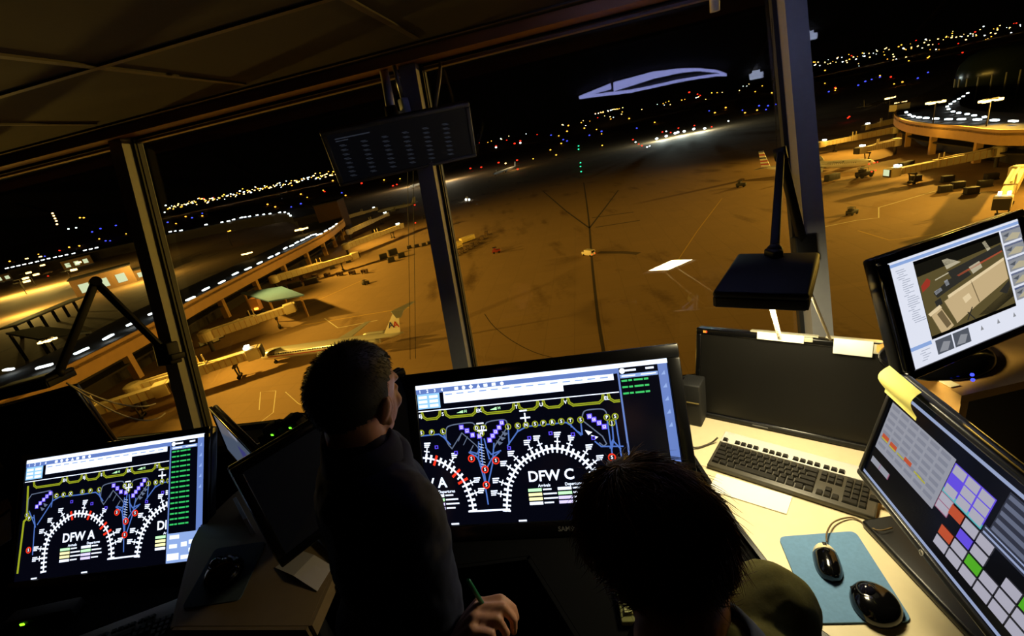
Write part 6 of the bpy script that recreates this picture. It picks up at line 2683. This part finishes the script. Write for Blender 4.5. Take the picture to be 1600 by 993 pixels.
# yellow-lit tip walls of the terminals
for (px, py, lab) in ((530, 334, 'bright yellow-lit hut at the tip of the left terminal'), (1405, 172, 'bright yellow-lit hut at the tip of the right terminal')):
    p = G(px, py, ROOFZ)
    M = Matrix.Translation(V((p.x, p.y, GZ + ROOFZ)))
    t = thing('roof_hut', lab, 'hut', M)
    g = MB().use(mat('hut_cream', (240, 220, 150), .7))
    g.T = M
    g.box((0, 0, 2.0), (9, 6, 4.0))
    g.build('walls', t, world=True)
    g = MB().use(M_roof)
    g.T = M
    g.box((0, 0, 4.2), (9.8, 6.8, .4))
    g.build('roof', t, world=True)


# ---- far lights
def far_light(px, py, m, rpx, name, label, cat, group, h=3.0, maxd=4500):
    d = ray(px, py)
    z = GZ + h
    k = (z - ZC) / d.z if (z - ZC) * d.z > 1e-6 else 1e9
    k = min(k, maxd)
    p = EYE + d * k
    g = MB().use(m)
    g.ball((0, 0, 0), (rpx * k / FPX * 1.0, rpx * k / FPX * .8, rpx * k / FPX * .65), 8)
    o = g.build(name)
    o.location = p
    WM[o.name] = Matrix.Translation(p)
    return tag(o, label, cat, group)


rf = random.Random(21)
hor = lambda x: 385 - .217 * x
floods = [(1026, 216.5), (1041, 212.5), (1055, 208), (1059, 206.5), (1069, 205), (1084, 201.5), (1101, 200.5)]
for x, y in floods:
    far_light(x, y, L_white, 2.4, 'flood_lamp', 'one of the row of dazzling white lamps on the far side of the apron', 'lamp', 'dazzling white lamps across the apron', 8)
for x, y, m in ((989, 218, L_red), (993, 222, L_white), (998, 225, L_red), (1003, 227.5, L_red), (1011, 229.5, L_white), (1015, 228, L_white), (1035, 206, L_red), (1041, 205, L_white), (1048, 207, L_red), (1060, 200, L_red), (1085, 196, L_red), (1112, 198, L_red), (1138, 189, L_white)):
    far_light(x, y, m, 1.3, 'marker_lamp', 'small red or white marker lamp beside the dazzling far lamps', 'lamp', 'marker lamps beside the dazzling far lamps', 6)
for x, y, m in ((775, 228, L_red), (775, 230, L_white), (804, 224, L_red), (813, 220, L_red), (813, 223, L_white), (808, 250, L_red), (790, 255, L_warm), (809, 264, L_red), (735, 263, L_red), (752, 261, L_red), (779, 254, L_red)):
    far_light(x, y, m, 1.5, 'marker_lamp', 'small red or white lamp near the far orange-lit airliner', 'lamp', 'lamps near the far orange-lit airliner', 6)
for x, y in ((904, 228), (904, 233), (907, 254), (907, 260), (908, 268)):
    far_light(x, y, L_green, 1.2, 'green_lamp', 'one of the column of green lamps in the middle distance', 'lamp', 'column of green lamps', 4)
orange = [(833, 248), (860, 234), (869, 242), (941, 227), (873, 212), (886, 205), (888, 196), (877, 224), (913, 200), (932, 202), (940, 209), (1023, 191), (983, 185), (1045, 158), (1134, 168), (1112, 145), (1180, 143), (1191, 134), (1117, 176), (1183, 172), (1164, 176), (1206, 145),
          (1289, 130), (1270, 141), (1306, 138), (1305, 141), (1410, 128), (1397, 131), (1420, 95), (1450, 90), (1452, 88), (1517, 97), (1557, 86), (1559, 90), (1375, 118), (600, 281), (625, 279), (580, 268), (520, 282), (505, 297), (470, 303), (480, 308), (418, 319), (430, 323), (290, 338), (316, 337), (275, 349), (540, 305), (197, 365), (155, 373), (124, 384), (60, 397), (15, 408), (108, 386)]
for x, y in orange:
    far_light(x, y, L_sod, rf.uniform(.9, 1.5), 'field_lamp', 'small orange lamp scattered on the dark airfield', 'lamp', 'orange lamps scattered on the airfield', 5)
blue = [(861, 211), (880, 218), (886, 220), (921, 211), (940, 205), (995, 200), (1108, 173), (1160, 172), (1186, 165), (1256, 156), (1268, 152), (1295, 143), (1341, 133), (1352, 127), (1362, 124), (1434, 122), (1450, 113), (1200, 165), (1197, 171), (1212, 163), (534, 331 - 30), (470, 318), (455, 323), (165, 376), (172, 376), (70, 400), (316, 333), (300, 340), (262, 347), (1590, 88), (1375, 120)]
for x, y in blue:
    far_light(x, y, L_blue, rf.uniform(1.1, 1.6), 'taxiway_lamp', 'small blue lamp scattered on the dark airfield', 'lamp', 'blue lamps scattered on the airfield', 2)
red = [(1256, 129), (1392, 120), (1305, 137), (1504, 82), (548, 256 + 5), (565, 286), (507, 299), (614, 290), (620, 288), (93, 391), (210, 365), (1077, 144), (1094, 149), (1090, 147), (1325, 184), (1327, 182), (1358, 256), (1366, 254), (1371, 253), (1362, 268), (1368, 266), (648, 320), (649, 348), (75, 431)]
for x, y in red:
    far_light(x, y, L_red, rf.uniform(1.1, 1.6), 'red_lamp', 'small red lamp scattered over the airfield', 'lamp', 'red lamps scattered over the airfield', 4)
for x, y in ((82, 333), (84, 337), (86, 341), (88, 345), (89, 350)):
    far_light(x, y, L_warm, 1.7, 'tower_lamp', 'one of the short column of warm lamps high at the far left', 'lamp', 'column of warm lamps at the far left', 60, 1500)
for x, y, m in ((107, 357.5), (119, 355.5), (144, 362), (157, 357), (181, 352), (125, 340), (131, 340), (210, 370), (124, 384)) and ((107, 357.5, L_white), (119, 355.5, L_white), (144, 362, L_blue), (157, 357, L_blue), (181, 352, L_blue), (125, 340, L_sod), (131, 340, L_sod), (210, 370, L_white)):
    far_light(x, y, m, 1.5, 'mirrored_lamp', 'faint lamp in the dark sky band left of the left window post', 'lamp', 'faint lamps left of the left window post', 60, 1500)
# the city on the horizon: beyond counting, one object
g = MB()
cl = [(L_warm, .45), (L_white, .25), (L_sod, .25), (L_red, .05)]


def city(x, y, r, dist):
    u = rf.random()
    for m, w_ in cl:
        if u < w_:
            break
        u -= w_
    p = EYE + ray(x, y) * dist
    g.use(m)
    k = r * dist / FPX
    k *= .72
    g.ball(p, (k * 1.4, k, k * .75), 6)


for i in range(150):
    x = 258 + 275 * (i / 150) + rf.uniform(-2, 2)
    c0 = 327 - (x - 260) * .207 - 2
    city(x, c0 + rf.gauss(0, 2.6), rf.uniform(.8, 1.7), 3200)
for i in range(150):
    x = 1248 + 372 * (i / 150) + rf.uniform(-4, 4)
    c0 = 108 - (x - 1250) * .205
    if 1255 < x < 1330:
        c0 -= 2
    city(x, c0 + rf.gauss(0, 4.0) + (rf.random() < .3) * rf.uniform(0, 22), rf.uniform(.5, 1.5), 3200)
for i in range(46):
    x = rf.uniform(680, 1190)
    city(x, hor(x) + abs(rf.gauss(2, 4)), rf.uniform(.6, 1.1), 3600)
for i in range(26):
    x = rf.uniform(930, 975)
    city(x, 179 - (x - 925) * .23 + rf.uniform(-.8, .8), .8, 2500)
tag(g.build('city_lights'), 'countless small city lights along the dark horizon', 'city lights', None, 'stuff')

# ------------------------------------------------------------------ light
SOD = (1.0, .57, .085)


def spot(name, p, aim, power, ang, col=SOD, blend=1.0, size=1.2):
    l = bpy.data.lights.new(name, 'SPOT')
    l.energy = power
    l.color = col
    l.spot_size = rad(ang)
    l.spot_blend = blend
    l.shadow_soft_size = size
    o = bpy.data.objects.new(name, l)
    COL.objects.link(o)
    o.location = p
    d = V(aim) - V(p)
    o.rotation_euler = d.to_track_quat('-Z', 'Y').to_euler()
    return o


def point(name, p, power, col=SOD, size=.8):
    l = bpy.data.lights.new(name, 'POINT')
    l.energy = power
    l.color = col
    l.shadow_soft_size = size
    o = bpy.data.objects.new(name, l)
    COL.objects.link(o)
    o.location = p
    return o


KS = 1.0e6 * APRON_GAIN
for y in (70, 130, 190, 250, 320):
    spot('apron_floodlight', (-118, y, GZ + 30), (75, y + 14, GZ), 1.35 * KS, 112)
for x, y in ((205, 120), (225, 190), (250, 270)):
    spot('apron_floodlight', (x, y, GZ + 30), (0, y - 5, GZ), 1.9 * KS, 118)
for y in (100, 160, 225, 300, 370):
    point('gate_floodlight', (-99, y + 12, GZ + 17),   .008 * KS)
for x, y in ((200, 150), (212, 215), (250, 300)):
    point('gate_floodlight', (x - 6, y, GZ + 17), .010 * KS)
for x, y, k in ((20, 462, 1), (70, 450, 1.2), (120, 437, 1.0), (40, 490, .8), (225, 440, .5)):
    p = G(x, y)
    point('road_light', (p.x, p.y, GZ + 16), .50 * KS * k, (1.0, .66, .16))
p = G(700, 284)
point('far_floodlight', (p.x, p.y + 20, GZ + 22), .40 * KS, (1, .85, .6))
p = G(640, 292)
point('far_floodlight', (p.x, p.y + 10, GZ + 22), .28 * KS, (1, .85, .6))
p = G(800, 266)
point('far_floodlight', (p.x, p.y, GZ + 16), .04 * KS, (1, .7, .3))
for x, y in ((1035, 219), (1065, 212), (1095, 206)):
    p = G(x, y)
    point('far_white_light', (p.x, p.y, GZ + 10), .32 * KS, (.85, 1, .95))
# daylight is gone: an almost black sky with a trace of city glow
w = bpy.data.worlds.new('night')
scene.world = w
w.use_nodes = True
bg = w.node_tree.nodes['Background']
bg.inputs['Color'].default_value = (.55, .45, .30, 1)
bg.inputs['Strength'].default_value = .0005

vs = scene.view_settings
vs.view_transform = 'Standard'
vs.look = 'None'
vs.exposure = 0.0
vs.gamma = 1.0
vs.use_curve_mapping = False
scene.cycles.use_denoising = True
scene.cycles.max_bounces = 8
scene.cycles.transparent_max_bounces = 16
scene.cycles.caustics_reflective = False
scene.cycles.caustics_refractive = False
scene.cycles.sample_clamp_indirect = 3.0
